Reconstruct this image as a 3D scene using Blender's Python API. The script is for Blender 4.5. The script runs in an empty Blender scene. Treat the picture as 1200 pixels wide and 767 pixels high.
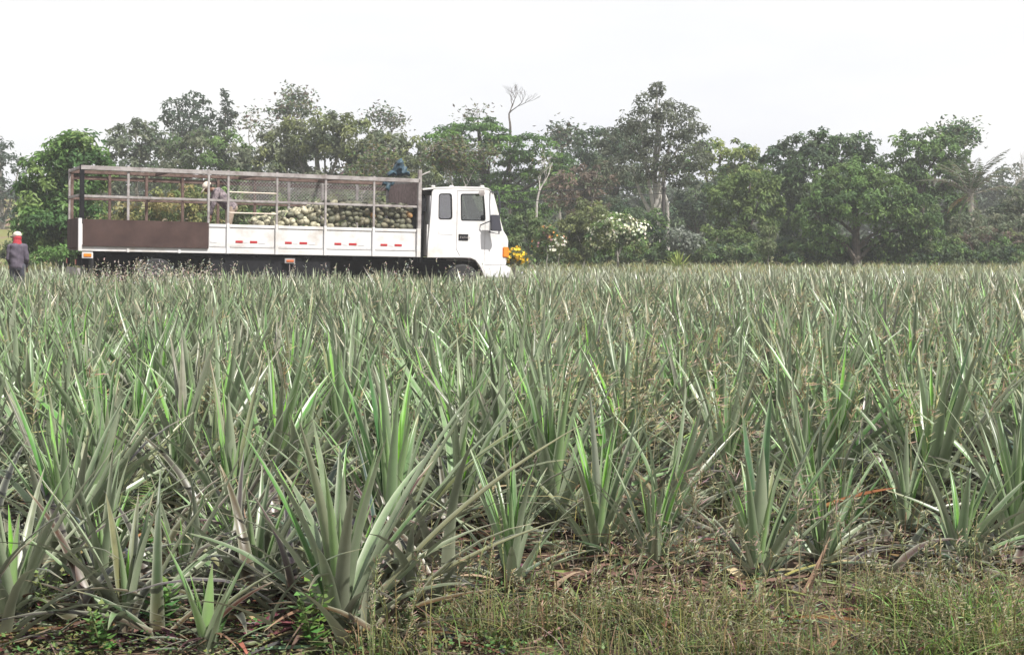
import bpy, bmesh, math, random
import numpy as np
from mathutils import Vector, Matrix
R = math.radians
SC = bpy.context.scene
COL = SC.collection

# ------------------------------------------------------------------ camera, sky, sun, exposure
CAM_H, FPX, HORIZON = 1.45, 1700.0, 278.0
PITCH = math.atan((383.5 - HORIZON) / FPX)
cd = bpy.data.cameras.new('camera'); cam = bpy.data.objects.new('camera', cd); COL.objects.link(cam)
cam.location = (0, 0, CAM_H); cam.rotation_euler = (math.pi / 2 - PITCH, 0, 0)
cd.sensor_width = 36.0; cd.lens = 36.0 * FPX / 1200.0; cd.clip_end = 3000; cd.clip_start = 0.05
SC.camera = cam

SUN_DIR = Vector((0.58, -0.50, 1.0)).normalized()          # towards the sun: high, to the right, a little behind us
SUN_EL = math.asin(SUN_DIR.z); SUN_AZ = math.atan2(SUN_DIR.x, SUN_DIR.y)
w = bpy.data.worlds.new('World'); SC.world = w; w.use_nodes = True
nt = w.node_tree; N = nt.nodes; LK = nt.links
for n in list(N): N.remove(n)
sky = N.new('ShaderNodeTexSky'); sky.sky_type = 'NISHITA'; sky.sun_disc = False
sky.sun_elevation = SUN_EL; sky.sun_rotation = SUN_AZ; sky.dust_density = 3.0
b1 = N.new('ShaderNodeBackground'); LK.new(sky.outputs[0], b1.inputs[0]); b1.inputs[1].default_value = 0.12
tc = N.new('ShaderNodeTexCoord'); mp = N.new('ShaderNodeMapping'); mp.inputs['Scale'].default_value = (1.3, 1.3, 5.0)
LK.new(tc.outputs['Generated'], mp.inputs[0])
nz = N.new('ShaderNodeTexNoise'); nz.inputs['Scale'].default_value = 1.6; nz.inputs['Detail'].default_value = 5
LK.new(mp.outputs[0], nz.inputs['Vector'])
cr = N.new('ShaderNodeValToRGB')                            # thick white cloud with faint grey-blue undersides
cr.color_ramp.elements[0].position = 0.36; cr.color_ramp.elements[0].color = (0.88, 0.885, 0.95, 1)
cr.color_ramp.elements[1].position = 0.58; cr.color_ramp.elements[1].color = (1.0, 0.995, 0.99, 1)
LK.new(nz.outputs['Fac'], cr.inputs[0])
b2 = N.new('ShaderNodeBackground'); LK.new(cr.outputs[0], b2.inputs[0]); b2.inputs[1].default_value = 0.665
mx = N.new('ShaderNodeMixShader'); mx.inputs[0].default_value = 0.92
LK.new(b1.outputs[0], mx.inputs[1]); LK.new(b2.outputs[0], mx.inputs[2])
wo = N.new('ShaderNodeOutputWorld'); LK.new(mx.outputs[0], wo.inputs[0])

sl = bpy.data.lights.new('sun', 'SUN'); so = bpy.data.objects.new('sun', sl); COL.objects.link(so)
sl.energy = 5.0; sl.angle = R(0.9); sl.color = (1.0, 0.96, 0.89)
so.rotation_euler = SUN_DIR.to_track_quat('Z', 'Y').to_euler(); so.location = (20, -10, 40)
vs = SC.view_settings; vs.view_transform = 'Standard'; vs.look = 'None'; vs.gamma = 1.0; vs.exposure = 0.68
vs.use_curve_mapping = False
SC.cycles.max_bounces = 6; SC.cycles.diffuse_bounces = 3; SC.cycles.transparent_max_bounces = 12
SC.cycles.transmission_bounces = 4; SC.cycles.glossy_bounces = 2; SC.cycles.volume_bounces = 1
SC.cycles.use_denoising = True

# ------------------------------------------------------------------ helpers
def ray(px, py):
    p = PITCH; a, b = px - 600.0, 383.5 - py
    return Vector((a, math.cos(p) * FPX + math.sin(p) * b, -math.sin(p) * FPX + math.cos(p) * b))
def at(px, py, Y):
    d = ray(px, py); t = Y / d.y
    return Vector((d.x * t, Y, CAM_H + d.z * t))
def on_ground(px, py, z=0.0):
    d = ray(px, py); t = (z - CAM_H) / d.z
    return Vector((d.x * t, d.y * t, z))

def link(o, parent=None):
    COL.objects.link(o)
    if parent is not None: o.parent = parent
    return o
def tag(o, label=None, cat=None, group=None, kind=None):
    if label: o['label'] = label
    if cat: o['category'] = cat
    if group: o['group'] = group
    if kind: o['kind'] = kind
    return o
def thing(name, label, cat, loc=(0, 0, 0), rz=0.0, group=None):
    o = bpy.data.objects.new(name, None); o.empty_display_size = 0.2
    o.location = loc; o.rotation_euler = (0, 0, rz); link(o)
    return tag(o, label, cat, group)
def copy_tree(o, parent=None):
    c = o.copy(); COL.objects.link(c)
    if parent is not None: c.parent = parent
    for ch in o.children: copy_tree(ch, c)
    return c

def np_mesh(name, V, Q, mat, parent=None, tint=None, smooth=True, loc=None, T=None):
    """quads Q (m,4) and optional triangles T (k,3) over points V"""
    me = bpy.data.meshes.new(name)
    V = np.asarray(V, np.float32); Q = np.zeros((0, 4), np.int32) if Q is None else np.asarray(Q, np.int32)
    T = np.zeros((0, 3), np.int32) if T is None else np.asarray(T, np.int32)
    nl = Q.size + T.size; nf = len(Q) + len(T)
    me.vertices.add(len(V)); me.vertices.foreach_set('co', V.ravel())
    me.loops.add(nl); me.loops.foreach_set('vertex_index', np.concatenate([Q.ravel(), T.ravel()]).astype(np.int32))
    me.polygons.add(nf)
    st = np.concatenate([np.arange(len(Q)) * 4, Q.size + np.arange(len(T)) * 3]).astype(np.int32)
    me.polygons.foreach_set('loop_start', st)
    me.polygons.foreach_set('loop_total', np.concatenate([np.full(len(Q), 4), np.full(len(T), 3)]).astype(np.int32))
    me.polygons.foreach_set('use_smooth', np.full(nf, smooth))
    me.update(calc_edges=True)
    if tint is not None:
        a = me.attributes.new('tint', 'FLOAT_COLOR', 'POINT')
        a.data.foreach_set('color', np.asarray(tint, np.float32).ravel())
    if mat is not None: me.materials.append(mat)
    o = bpy.data.objects.new(name, me)
    if loc is not None: o.location = loc
    return link(o, parent)

class Geo:
    """collects simple solids and links them as ONE mesh object"""
    def __init__(s): s.V = []; s.F = []
    def add(s, V, F):
        k = len(s.V); s.V += [tuple(v) for v in V]; s.F += [tuple(i + k for i in f) for f in F]; return s
    def box(s, x0, x1, y0, y1, z0, z1, M=None):
        V = [(x, y, z) for x in (x0, x1) for y in (y0, y1) for z in (z0, z1)]
        if M is not None: V = [M @ Vector(v) for v in V]
        return s.add(V, [(0, 1, 3, 2), (4, 6, 7, 5), (0, 4, 5, 1), (2, 3, 7, 6), (0, 2, 6, 4), (1, 5, 7, 3)])
    def prism(s, pts, y0, y1):
        """pts: (x,z) outline, swept from y0 to y1"""
        n = len(pts); V = [(x, y0, z) for x, z in pts] + [(x, y1, z) for x, z in pts]
        return s.add(V, [tuple(range(n)), tuple(range(2 * n - 1, n - 1, -1))] + [(i, i + n, (i + 1) % n + n, (i + 1) % n) for i in range(n)])
    def tube(s, P, r, k=8, cap=True):
        P = [Vector(p) for p in P]; n = len(P)
        if not hasattr(r, '__len__'): r = [r] * n
        V = []; up = None
        for i in range(n):
            t = (P[min(i + 1, n - 1)] - P[max(i - 1, 0)]).normalized()
            if up is None: up = t.orthogonal().normalized()
            up = (up - t * up.dot(t)); up = up.normalized() if up.length > 1e-6 else t.orthogonal().normalized()
            b = t.cross(up)
            V += [P[i] + (up * math.cos(2 * math.pi * j / k) + b * math.sin(2 * math.pi * j / k)) * r[i] for j in range(k)]
        F = [(i * k + j, i * k + (j + 1) % k, (i + 1) * k + (j + 1) % k, (i + 1) * k + j) for i in range(n - 1) for j in range(k)]
        if cap: F += [tuple(range(k - 1, -1, -1)), tuple(range((n - 1) * k, n * k))]
        return s.add(V, F)
    def lathe(s, prof, M, k=24):
        """prof: (radius, height) about local z, placed with matrix M"""
        V = [M @ Vector((r * math.cos(2 * math.pi * j / k), r * math.sin(2 * math.pi * j / k), h)) for r, h in prof for j in range(k)]
        n = len(prof)
        F = [(i * k + j, i * k + (j + 1) % k, (i + 1) * k + (j + 1) % k, (i + 1) * k + j) for i in range(n - 1) for j in range(k)]
        return s.add(V, F + [tuple(range(k - 1, -1, -1)), tuple(range((n - 1) * k, n * k))])
    def build(s, name, mat, parent=None, bevel=0.0, smooth=False, loc=None):
        me = bpy.data.meshes.new(name); me.from_pydata(s.V, [], s.F)
        bm = bmesh.new(); bm.from_mesh(me)
        bmesh.ops.recalc_face_normals(bm, faces=bm.faces)
        if bevel:
            ed = [e for e in bm.edges if len(e.link_faces) == 2 and e.calc_face_angle(0) > 0.6]
            bmesh.ops.bevel(bm, geom=ed, offset=bevel, segments=2, affect='EDGES', clamp_overlap=True)
        bm.to_mesh(me); bm.free()
        if smooth:
            me.polygons.foreach_set('use_smooth', [True] * len(me.polygons))
            if smooth != 'all': me.set_sharp_from_angle(angle=R(38))
        me.materials.append(mat)
        o = bpy.data.objects.new(name, me)
        if loc is not None: o.location = loc
        return link(o, parent)

def plate(name, outline, holes, y, th, mat, parent, bevel=0.01):
    """flat plate in the local x-z plane with holes, centred on y"""
    cu = bpy.data.curves.new('outline', 'CURVE'); cu.dimensions = '2D'; cu.fill_mode = 'BOTH'
    cu.extrude = max(th / 2 - bevel, 0.001); cu.bevel_depth = bevel; cu.bevel_resolution = 2; cu.offset = -bevel
    for pts in [outline] + holes:
        sp = cu.splines.new('POLY'); sp.points.add(len(pts) - 1); sp.use_cyclic_u = True
        for q, (a, b) in zip(sp.points, pts): q.co = (a, b, 0, 1)
    tmp = bpy.data.objects.new('outline', cu); COL.objects.link(tmp)
    dg = bpy.context.evaluated_depsgraph_get()
    me = bpy.data.meshes.new_from_object(tmp.evaluated_get(dg)); me.name = name
    bpy.data.objects.remove(tmp); bpy.data.curves.remove(cu)
    for v in me.vertices: v.co = (v.co.x, y - v.co.z, v.co.y)
    me.materials.clear(); me.materials.append(mat)
    return link(bpy.data.objects.new(name, me), parent)
def round_poly(pts, r, k=4):
    out = []
    n = len(pts)
    for i in range(n):
        p = Vector((*pts[i], 0)); a = Vector((*pts[i - 1], 0)); b = Vector((*pts[(i + 1) % n], 0))
        rr = min(r, (a - p).length * .45, (b - p).length * .45)
        u = p + (a - p).normalized() * rr; v = p + (b - p).normalized() * rr
        for j in range(k + 1):
            t = j / k; q = u * (1 - t) ** 2 + p * 2 * t * (1 - t) + v * t * t
            out.append((q.x, q.y))
    return out

# ------------------------------------------------------------------ materials
def mat_base(name):
    m = bpy.data.materials.new(name); m.use_nodes = True
    return m, m.node_tree.nodes, m.node_tree.links, m.node_tree.nodes['Principled BSDF']
def mat(name, c, rough=0.6, var=0.15, scale=6.0, metal=0.0, bump=0.0, c2=None, spec=0.4, lo=0.4, hi=0.65):
    m, n, l, b = mat_base(name)
    tc = n.new('ShaderNodeTexCoord'); nz = n.new('ShaderNodeTexNoise')
    nz.inputs['Scale'].default_value = scale; nz.inputs['Detail'].default_value = 6; nz.inputs['Roughness'].default_value = .65
    l.new(tc.outputs['Object'], nz.inputs['Vector'])
    cr = n.new('ShaderNodeValToRGB'); l.new(nz.outputs['Fac'], cr.inputs[0])
    c2 = c2 or tuple(x * (1 - var) for x in c)
    cr.color_ramp.elements[0].position = lo; cr.color_ramp.elements[0].color = (*c2, 1)
    cr.color_ramp.elements[1].position = hi; cr.color_ramp.elements[1].color = (*c, 1)
    l.new(cr.outputs[0], b.inputs['Base Color'])
    b.inputs['Roughness'].default_value = rough; b.inputs['Metallic'].default_value = metal
    b.inputs['Specular IOR Level'].default_value = spec
    if bump:
        bp = n.new('ShaderNodeBump'); bp.inputs['Strength'].default_value = bump; bp.inputs['Distance'].default_value = .02
        l.new(nz.outputs['Fac'], bp.inputs['Height']); l.new(bp.outputs[0], b.inputs['Normal'])
    return m
def leaf_mat(name, rough=0.45, trans=0.2, spec=0.4, silver=None, silver_mix=0.6, noise=25.0, edge=0.0):
    """leaf colour from the 'tint' attribute; silver: colour of the scurfy underside"""
    m, n, l, b = mat_base(name)
    at_ = n.new('ShaderNodeAttribute'); at_.attribute_name = 'tint'
    nz = n.new('ShaderNodeTexNoise'); nz.inputs['Scale'].default_value = noise; nz.inputs['Detail'].default_value = 4
    tc = n.new('ShaderNodeTexCoord'); l.new(tc.outputs['Object'], nz.inputs['Vector'])
    mr = n.new('ShaderNodeMapRange'); l.new(nz.outputs['Fac'], mr.inputs[0])
    mr.inputs[1].default_value = .3; mr.inputs[2].default_value = .7; mr.inputs[3].default_value = .8; mr.inputs[4].default_value = 1.2
    mu = n.new('ShaderNodeVectorMath'); mu.operation = 'SCALE'; l.new(at_.outputs['Color'], mu.inputs[0]); l.new(mr.outputs[0], mu.inputs['Scale'])
    col = mu.outputs[0]
    if edge:
        pw = n.new('ShaderNodeMath'); pw.operation = 'POWER'; pw.inputs[1].default_value = 3.0; l.new(at_.outputs['Alpha'], pw.inputs[0])
        ml = n.new('ShaderNodeMath'); ml.operation = 'MULTIPLY'; ml.inputs[1].default_value = edge; l.new(pw.outputs[0], ml.inputs[0])
        me_ = n.new('ShaderNodeMix'); me_.data_type = 'RGBA'; l.new(ml.outputs[0], me_.inputs[0]); l.new(col, me_.inputs[6])
        me_.inputs[7].default_value = (0.38, 0.40, 0.31, 1); col = me_.outputs[2]
    if silver:
        gm = n.new('ShaderNodeNewGeometry'); mk = n.new('ShaderNodeMath'); mk.operation = 'MULTIPLY'; mk.inputs[1].default_value = silver_mix
        l.new(gm.outputs['Backfacing'], mk.inputs[0])
        mm = n.new('ShaderNodeMix'); mm.data_type = 'RGBA'; l.new(mk.outputs[0], mm.inputs[0]); l.new(col, mm.inputs[6])
        mm.inputs[7].default_value = (*silver, 1); col = mm.outputs[2]
    l.new(col, b.inputs['Base Color']); b.inputs['Roughness'].default_value = rough; b.inputs['Specular IOR Level'].default_value = spec
    tr = n.new('ShaderNodeBsdfTranslucent'); l.new(col, tr.inputs[0])
    ms = n.new('ShaderNodeMixShader'); ms.inputs[0].default_value = trans
    l.new(b.outputs[0], ms.inputs[1]); l.new(tr.outputs[0], ms.inputs[2])
    l.new(ms.outputs[0], n['Material Output'].inputs[0])
    return m
def glass_mat(name, tint, gloss=0.10):
    m, n, l, b = mat_base(name)
    tr = n.new('ShaderNodeBsdfTransparent'); tr.inputs[0].default_value = (*tint, 1)
    gl = n.new('ShaderNodeBsdfGlossy'); gl.inputs['Roughness'].default_value = .03
    ms = n.new('ShaderNodeMixShader'); fr = n.new('ShaderNodeFresnel'); fr.inputs[0].default_value = 1.5
    ad = n.new('ShaderNodeMath'); ad.inputs[1].default_value = gloss; l.new(fr.outputs[0], ad.inputs[0])
    l.new(ad.outputs[0], ms.inputs[0]); l.new(tr.outputs[0], ms.inputs[1]); l.new(gl.outputs[0], ms.inputs[2])
    l.new(ms.outputs[0], n['Material Output'].inputs[0])
    return m

M = {}
M['pine'] = leaf_mat('pineapple_leaf', rough=.36, trans=.16, spec=.5, silver=(.30, .34, .24), silver_mix=.5, noise=18, edge=.55)
M['dry'] = leaf_mat('dry_leaf', rough=.75, trans=.1, spec=.15, noise=14)
M['foliage'] = leaf_mat('tree_foliage', rough=.5, trans=.45, spec=.25, noise=.9)
M['grass'] = leaf_mat('grass_blade', rough=.5, trans=.3, spec=.25, noise=5)
M['petal'] = leaf_mat('petal', rough=.6, trans=.3, spec=.2, noise=5)
M['soil'] = mat('soil', (.15, .105, .075), .95, scale=3.5, bump=.6, c2=(.07, .05, .038), spec=.1)
M['hillgrass'] = mat('hill_grass', (.15, .155, .06), .95, scale=.35, c2=(.17, .115, .09), spec=.1, lo=.42, hi=.52)
M['bark_grey'] = mat('grey_bark', (.30, .28, .25), .9, scale=5, bump=.5, c2=(.14, .13, .115), spec=.15)
M['bark_pale'] = mat('pale_bark', (.46, .44, .41), .85, scale=5, bump=.4, c2=(.28, .26, .24), spec=.15)
M['bark_dark'] = mat('dark_bark', (.11, .09, .075), .9, scale=5, bump=.5, c2=(.05, .045, .04), spec=.15)
M['white'] = mat('white_truck_paint', (.64, .64, .655), .35, scale=1.1, c2=(.47, .45, .42), lo=.3, hi=.55)
M['white_dirty'] = mat('weathered_white_paint', (.56, .555, .56), .6, scale=1.4, c2=(.40, .36, .32), lo=.27, hi=.5)
M['rail'] = mat('faded_grey_steel', (.33, .31, .305), .65, scale=5, spec=.2, c2=(.19, .165, .16), lo=.35, hi=.6)
M['rail_brown'] = mat('rusty_brown_steel', (.15, .105, .09), .85, scale=6, spec=.15, c2=(.085, .055, .047), lo=.4, hi=.6)
M['rust'] = mat('brown_rust_sheet', (.075, .048, .043), .85, scale=1.6, c2=(.045, .028, .026), bump=.15, spec=.12)
M['headboard'] = mat('red_brown_mesh', (.27, .205, .195), .85, scale=9, c2=(.16, .115, .11))
M['black'] = mat('black_rubber', (.022, .022, .024), .65, scale=9, c2=(.012, .012, .013))
M['dark'] = mat('dark_chassis_paint', (.014, .014, .017), .7, scale=6, c2=(.008, .008, .01), spec=.15)
M['steel'] = mat('grey_wheel_steel', (.42, .42, .42), .45, scale=8, metal=.4)
M['red'] = mat('red_reflector', (.42, .03, .035), .3, scale=20)
M['whitereflect'] = mat('white_reflector', (.68, .68, .70), .3, scale=20)
M['amber'] = mat('amber_lens', (.75, .22, .02), .25, scale=20)
M['redamber'] = mat('red_amber_lens', (.55, .14, .05), .3, scale=20)
M['glass'] = glass_mat('window_glass', (.88, .93, .90), .08)
M['glass_dark'] = glass_mat('smoked_glass', (.50, .48, .58), .22)
M['seat'] = mat('dark_seat_vinyl', (.05, .05, .055), .6)
M['mirror'] = mat('mirror_back', (.045, .045, .06), .35)
M['tarp'] = mat('blue_green_tarp', (.035, .075, .105), .55, scale=7, c2=(.018, .042, .062))
M['fruit'] = mat('green_pineapple_rind', (.14, .14, .09), .6, scale=9, c2=(.062, .062, .043), bump=.3)
M['fruit_pale'] = mat('pale_pineapple_rind', (.46, .43, .32), .6, scale=8, c2=(.22, .205, .135), bump=.3)
M['fruit_tan'] = mat('tan_green_pineapple_rind', (.19, .175, .115), .6, scale=9, c2=(.09, .08, .055), bump=.3)
M['fruit_orange'] = mat('ripe_orange_rind', (.42, .23, .09), .6, scale=8, c2=(.2, .12, .05), bump=.3)
M['skin'] = mat('brown_skin', (.20, .105, .068), .5, scale=20)
M['shirt'] = mat('mauve_grey_shirt', (.115, .10, .125), .9, scale=7, c2=(.07, .06, .08), spec=.1)
M['trousers_dark'] = mat('charcoal_trousers', (.05, .052, .068), .85, scale=8)
M['plaid'] = mat('faded_mauve_plaid_shirt', (.20, .165, .175), .85, scale=18, c2=(.09, .072, .085), lo=.45, hi=.55)
M['khaki'] = mat('khaki_trousers', (.36, .29, .23), .85, scale=8, c2=(.25, .19, .15))
M['cap'] = mat('cream_cap', (.62, .55, .48), .8, scale=10, c2=(.5, .43, .36))
M['scarf'] = mat('red_scarf', (.40, .035, .05), .8, scale=8, c2=(.26, .018, .03))
M['eye'] = mat('dark_eye', (.02, .015, .01), .2)
M['polewood'] = mat('dark_pole_wood', (.055, .048, .045), .85, scale=4)
M['wire'] = mat('black_cable', (.03, .03, .035), .6)

# ------------------------------------------------------------------ the ground
TH = R(23.0); TP = R(1.3)
T_REAR = at(95, 293, 33.7)                                  # lower rear corner of the cargo bed on our side
TAX = Vector((math.cos(TH), math.sin(TH), 0)); TNY = Vector((-math.sin(TH), math.cos(TH), 0))
def lane(x, y):
    d = (x - T_REAR.x, y - T_REAR.y)
    return d[0] * TAX.x + d[1] * TAX.y, d[0] * TNY.x + d[1] * TNY.y
def g(x, y):
    s, d = lane(x, y)
    k = math.exp(-((d - 1.2) / 4.0) ** 2)
    s = max(-2.0, min(s, 14.0))
    return k * (0.05 - math.tan(TP) * s) + 0.02 * math.sin(x * 1.7) * math.sin(y * 1.3 + x * .4)
def axis_steps(a, b, fine0, fine1, fs, cs):
    v = list(np.arange(a, fine0, cs)) + list(np.arange(fine0, fine1, fs)) + list(np.arange(fine1, b + cs, cs))
    return v
gx = axis_steps(-900, 900, -30, 30, .6, 30.0); gy = axis_steps(-60, 1500, 0, 66, .6, 30.0)
GV = [(x, y, g(x, y)) for y in gy for x in gx]
nx = len(gx); GQ = [(j * nx + i, j * nx + i + 1, (j + 1) * nx + i + 1, (j + 1) * nx + i) for j in range(len(gy) - 1) for i in range(nx - 1)]
M['margin'] = mat('grassy_soil', (.17, .17, .075), .95, scale=1.2, c2=(.10, .11, .05), spec=.1)
gr = np_mesh('ground', GV, GQ, M['soil']); gr.data.materials.append(M['margin']); tag(gr, kind='structure')
for pl in gr.data.polygons:
    if pl.center.y > 47 + 1.5 * math.sin(pl.center.x * .6): pl.material_index = 1
# grassy rise far behind the mango tree
HV = []; hn, hm = 40, 16
for j in range(hm):
    for i in range(hn):
        x = -75 + 62 * i / (hn - 1); y = 66 + 70 * j / (hm - 1)
        e = min(1, i / 5.0, (hn - 1 - i) / 9.0) ; t = j / (hm - 1)
        HV.append((x, y, -.3 + (5.0 * (t * t * (3 - 2 * t)) + .35) * max(0, e) + .15 * math.sin(x * .7 + y * .4)))
HQ = [(j * hn + i, j * hn + i + 1, (j + 1) * hn + i + 1, (j + 1) * hn + i) for j in range(hm - 1) for i in range(hn - 1)]
tag(np_mesh('hill', HV, HQ, M['hillgrass']), kind='structure')

# ------------------------------------------------------------------ leaves
def leaf_strips(L, nseg=8, nc=5, wpow=1.9):
    """L: list of dicts P0,P1,P2,W,fold,twist,c0,c1,c2 (base, middle, tip colours). Returns V,Q,tint."""
    n = len(L)
    A = lambda k: np.array([tuple(d[k]) for d in L], float)
    S = lambda k: np.array([d[k] for d in L], float)
    P0, P1, P2, C0, C1, C2 = (A(k) for k in ('P0', 'P1', 'P2', 'c0', 'c1', 'c2'))
    W, FO, TW = S('W'), S('fold'), S('twist')
    t = np.linspace(0, 1, nseg + 1)[None, :, None]
    P = (1 - t) ** 2 * P0[:, None] + 2 * t * (1 - t) * P1[:, None] + t * t * P2[:, None]
    D = 2 * (1 - t) * (P1 - P0)[:, None] + 2 * t * (P2 - P1)[:, None]
    D /= np.linalg.norm(D, axis=2, keepdims=True) + 1e-9
    r = (P2 - P0) * np.array([1, 1, 0]) + 1e-4
    r /= np.linalg.norm(r, axis=1, keepdims=True)
    B = np.cross(np.array([0, 0, 1.0])[None], r)[:, None] + 0 * D
    Nn = np.cross(D, B); Nn /= np.linalg.norm(Nn, axis=2, keepdims=True) + 1e-9
    ang = TW[:, None, None] * t
    B2 = np.cos(ang) * B + np.sin(ang) * Nn; N2 = np.cos(ang) * Nn - np.sin(ang) * B
    wid = W[:, None, None] * (1 - t ** wpow) * (1.15 - .25 * np.minimum(t * 3, 1)) + .0015
    c = np.linspace(-1, 1, nc)[None, None, :, None]
    V = P[:, :, None] + B2[:, :, None] * c * (wid / 2)[:, :, None] + N2[:, :, None] * (c * c) * (wid * FO[:, None, None])[:, :, None]
    tt = t[:, :, :, None]
    k0 = np.clip(1 - tt / .3, 0, 1); k2 = np.clip((tt - .8) / .2, 0, 1) ** 1.5
    col = C1[:, None, None] * (1 - k0) + C0[:, None, None] * k0
    col = col * (1 - k2) + C2[:, None, None] * k2
    col = np.broadcast_to(col, V.shape)
    al = np.broadcast_to(np.abs(c), V.shape[:3] + (1,))
    tint = np.concatenate([col, al], axis=3).reshape(-1, 4)
    idx = np.arange(n * (nseg + 1) * nc).reshape(n, nseg + 1, nc)
    Q = np.stack([idx[:, :-1, :-1], idx[:, 1:, :-1], idx[:, 1:, 1:], idx[:, :-1, 1:]], axis=-1).reshape(-1, 4)
    return V.reshape(-1, 3), Q, tint

def lerp3(a, b, t): return tuple(x + (y - x) * t for x, y in zip(a, b))
GREY = (.165, .215, .125); GREEN = (.075, .20, .04); BRIGHT = (.15, .36, .03); OLIVE = (.15, .15, .07)
PURP = (.125, .115, .085); STRAW = (.46, .38, .24); BROWN = (.17, .105, .07); DKBROWN = (.085, .055, .045); ORANGE = (.42, .17, .04)

def one_leaf(rng, az, phi, Ln, W, base, c, arch=None, fold=.22, tipc=None, basec=None):
    r = Vector((math.cos(az), math.sin(az), 0)); z = Vector((0, 0, 1))
    arch = rng.uniform(.1, .45) * phi + R(4) if arch is None else arch
    p0 = Vector(base); pe = p0 + (r * math.sin(phi) + z * math.cos(phi)) * Ln
    f0 = max(0, phi - arch); p1 = p0 + (r * math.sin(f0) + z * math.cos(f0)) * Ln * .52
    side = Vector((-r.y, r.x, 0)) * rng.uniform(-.05, .05) * Ln
    return dict(P0=p0 + r * .012, P1=p1, P2=pe + side, W=W, fold=fold, twist=rng.uniform(-.5, .5), c1=c,
                c0=basec or lerp3(c, (.28, .31, .20), .45), c2=tipc or lerp3(c, rng.choice([BROWN, STRAW, DKBROWN]), rng.choice([.1, .25, .5, .9])))

def plant_leaves(rng, size=1.0, upright=1.0, green=.35, n=18, heart=8, dry=10, lean=(0, 0), purple=.15, skirt=8):
    """leaf lists of one pineapple plant: spreading rosette, bright heart, withered skirt"""
    ros, hrt, dr = [], [], []
    a0 = rng.uniform(0, 6.28)
    for i in range(n):
        a = (i + .5) / n
        az = a0 + i * 2.39996 + rng.uniform(-.3, .3)
        phi = R(10 + 64 * a ** 1.05 / upright + rng.gauss(0, 9))
        Ln = size * (.74 + .34 * math.sin(math.pi * (.15 + .75 * a))) * rng.uniform(.82, 1.1)
        u = rng.random()
        c = lerp3(GREY, GREEN, min(1, max(0, green + .12 + rng.uniform(-.4, .4)) * (1.2 - .7 * a)))
        if u < purple * (.4 + a): c = lerp3(c, PURP, rng.uniform(.4, .9))
        elif u > .90: c = lerp3(c, OLIVE, .8)
        c = tuple(x * s_ for x in c for s_ in (1,)); k_ = rng.uniform(.55, 1.22); c = tuple(x * k_ for x in c)
        ros.append(one_leaf(rng, az, phi, Ln, size * rng.uniform(.064, .098), (0, 0, .0 + .07 * (1 - a)), c))
    for i in range(skirt):
        c = lerp3(rng.choice([OLIVE, PURP, OLIVE, GREY, (.10, .105, .06)]), PURP, rng.uniform(0, .5)); c = tuple(x * rng.uniform(.35, .75) for x in c)  # old-leaf colours darkened; the shade under the rosette is in the tint
        ros.append(one_leaf(rng, rng.uniform(0, 6.28), R(rng.uniform(62, 90)), size * rng.uniform(.5, .88), size * rng.uniform(.05, .075),
                            (0, 0, rng.uniform(.03, .10)), c, arch=R(rng.uniform(10, 45)), tipc=lerp3(c, rng.choice([BROWN, STRAW, c]), .6)))
    for i in range(heart):
        a = (i + .5) / heart
        c = lerp3(lerp3(GREY, GREEN, .6), BRIGHT, min(1, max(0, rng.uniform(.25, 1.0) * (1.15 - .5 * a) + green * .35)))
        hrt.append(one_leaf(rng, a0 + 1 + i * 2.39996, R(3 + 17 * a + rng.uniform(-3, 5)), size * (.55 + .38 * a) * rng.uniform(.85, 1.15),
                            size * rng.uniform(.052, .074), (0, 0, .06), c, fold=.3, tipc=lerp3(c, GREEN, .3), basec=lerp3(c, (.36, .42, .16), .5)))
    for i in range(dry):
        c = rng.choice([BROWN, DKBROWN, lerp3(BROWN, STRAW, .6), OLIVE, lerp3(OLIVE, BROWN, .5), PURP])
        dr.append(one_leaf(rng, rng.uniform(0, 6.28), R(rng.uniform(72, 100)), size * rng.uniform(.35, .72), size * rng.uniform(.022, .045),
                           (0, 0, rng.uniform(.03, .12)), c, arch=R(rng.uniform(20, 50)), tipc=lerp3(c, STRAW, .4), basec=c, fold=.3))
    for d in ros + hrt:
        for k, f in (('P1', .5), ('P2', 1.0)):
            d[k] = Vector(d[k]) + Vector((lean[0], lean[1], 0)) * f
    return ros, hrt, dr

def build_plant(name, label, loc, rng, group, extra=(), rz=0.0, nseg=9, **kw):
    root = thing(name, label, 'pineapple plant', loc, rz, group)
    ros, hrt, dr = plant_leaves(rng, **kw)
    for L, pn, m in ((ros + list(extra), 'rosette_leaves', M['pine']), (hrt, 'heart_leaves', M['pine']), (dr, 'withered_leaves', M['dry'])):
        if L:
            V, Q, t = leaf_strips(L, nseg, 5)
            np_mesh(pn, V, Q, m, root, t)
    return root

PG = 'pineapple plants in the field'
rng = random.Random(11)
heroes = []
def hero(px, py, label, tips, seed, size=1.0, **kw):
    """a plant whose leading leaves run to measured tips: (dx, height, depth, width, colour) in metres from its base"""
    p = on_ground(px, py); p.z = g(p.x, p.y) - .08
    r_ = random.Random(seed); ex = []
    for dx, h, dy, wd, c in tips:
        P2 = Vector((dx, dy, h + .08)); L_ = P2.length
        P1 = P2 * .5 + Vector((-dx * .16, -dy * .16, L_ * .07))
        ex.append(dict(P0=Vector((dx * .03, dy * .03, .02)), P1=P1, P2=P2, W=wd * 1.35, fold=.24, twist=r_.uniform(-.35, .35), c1=c,
                       c0=lerp3(c, (.30, .34, .20), .5), c2=lerp3(c, BROWN, r_.choice([.1, .3, .5]))))
    heroes.append((p.x, p.y))
    return build_plant('pineapple_plant', label, p, r_, PG, extra=ex, size=size, nseg=12, **dict(dict(n=15, heart=12), **kw))

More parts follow.
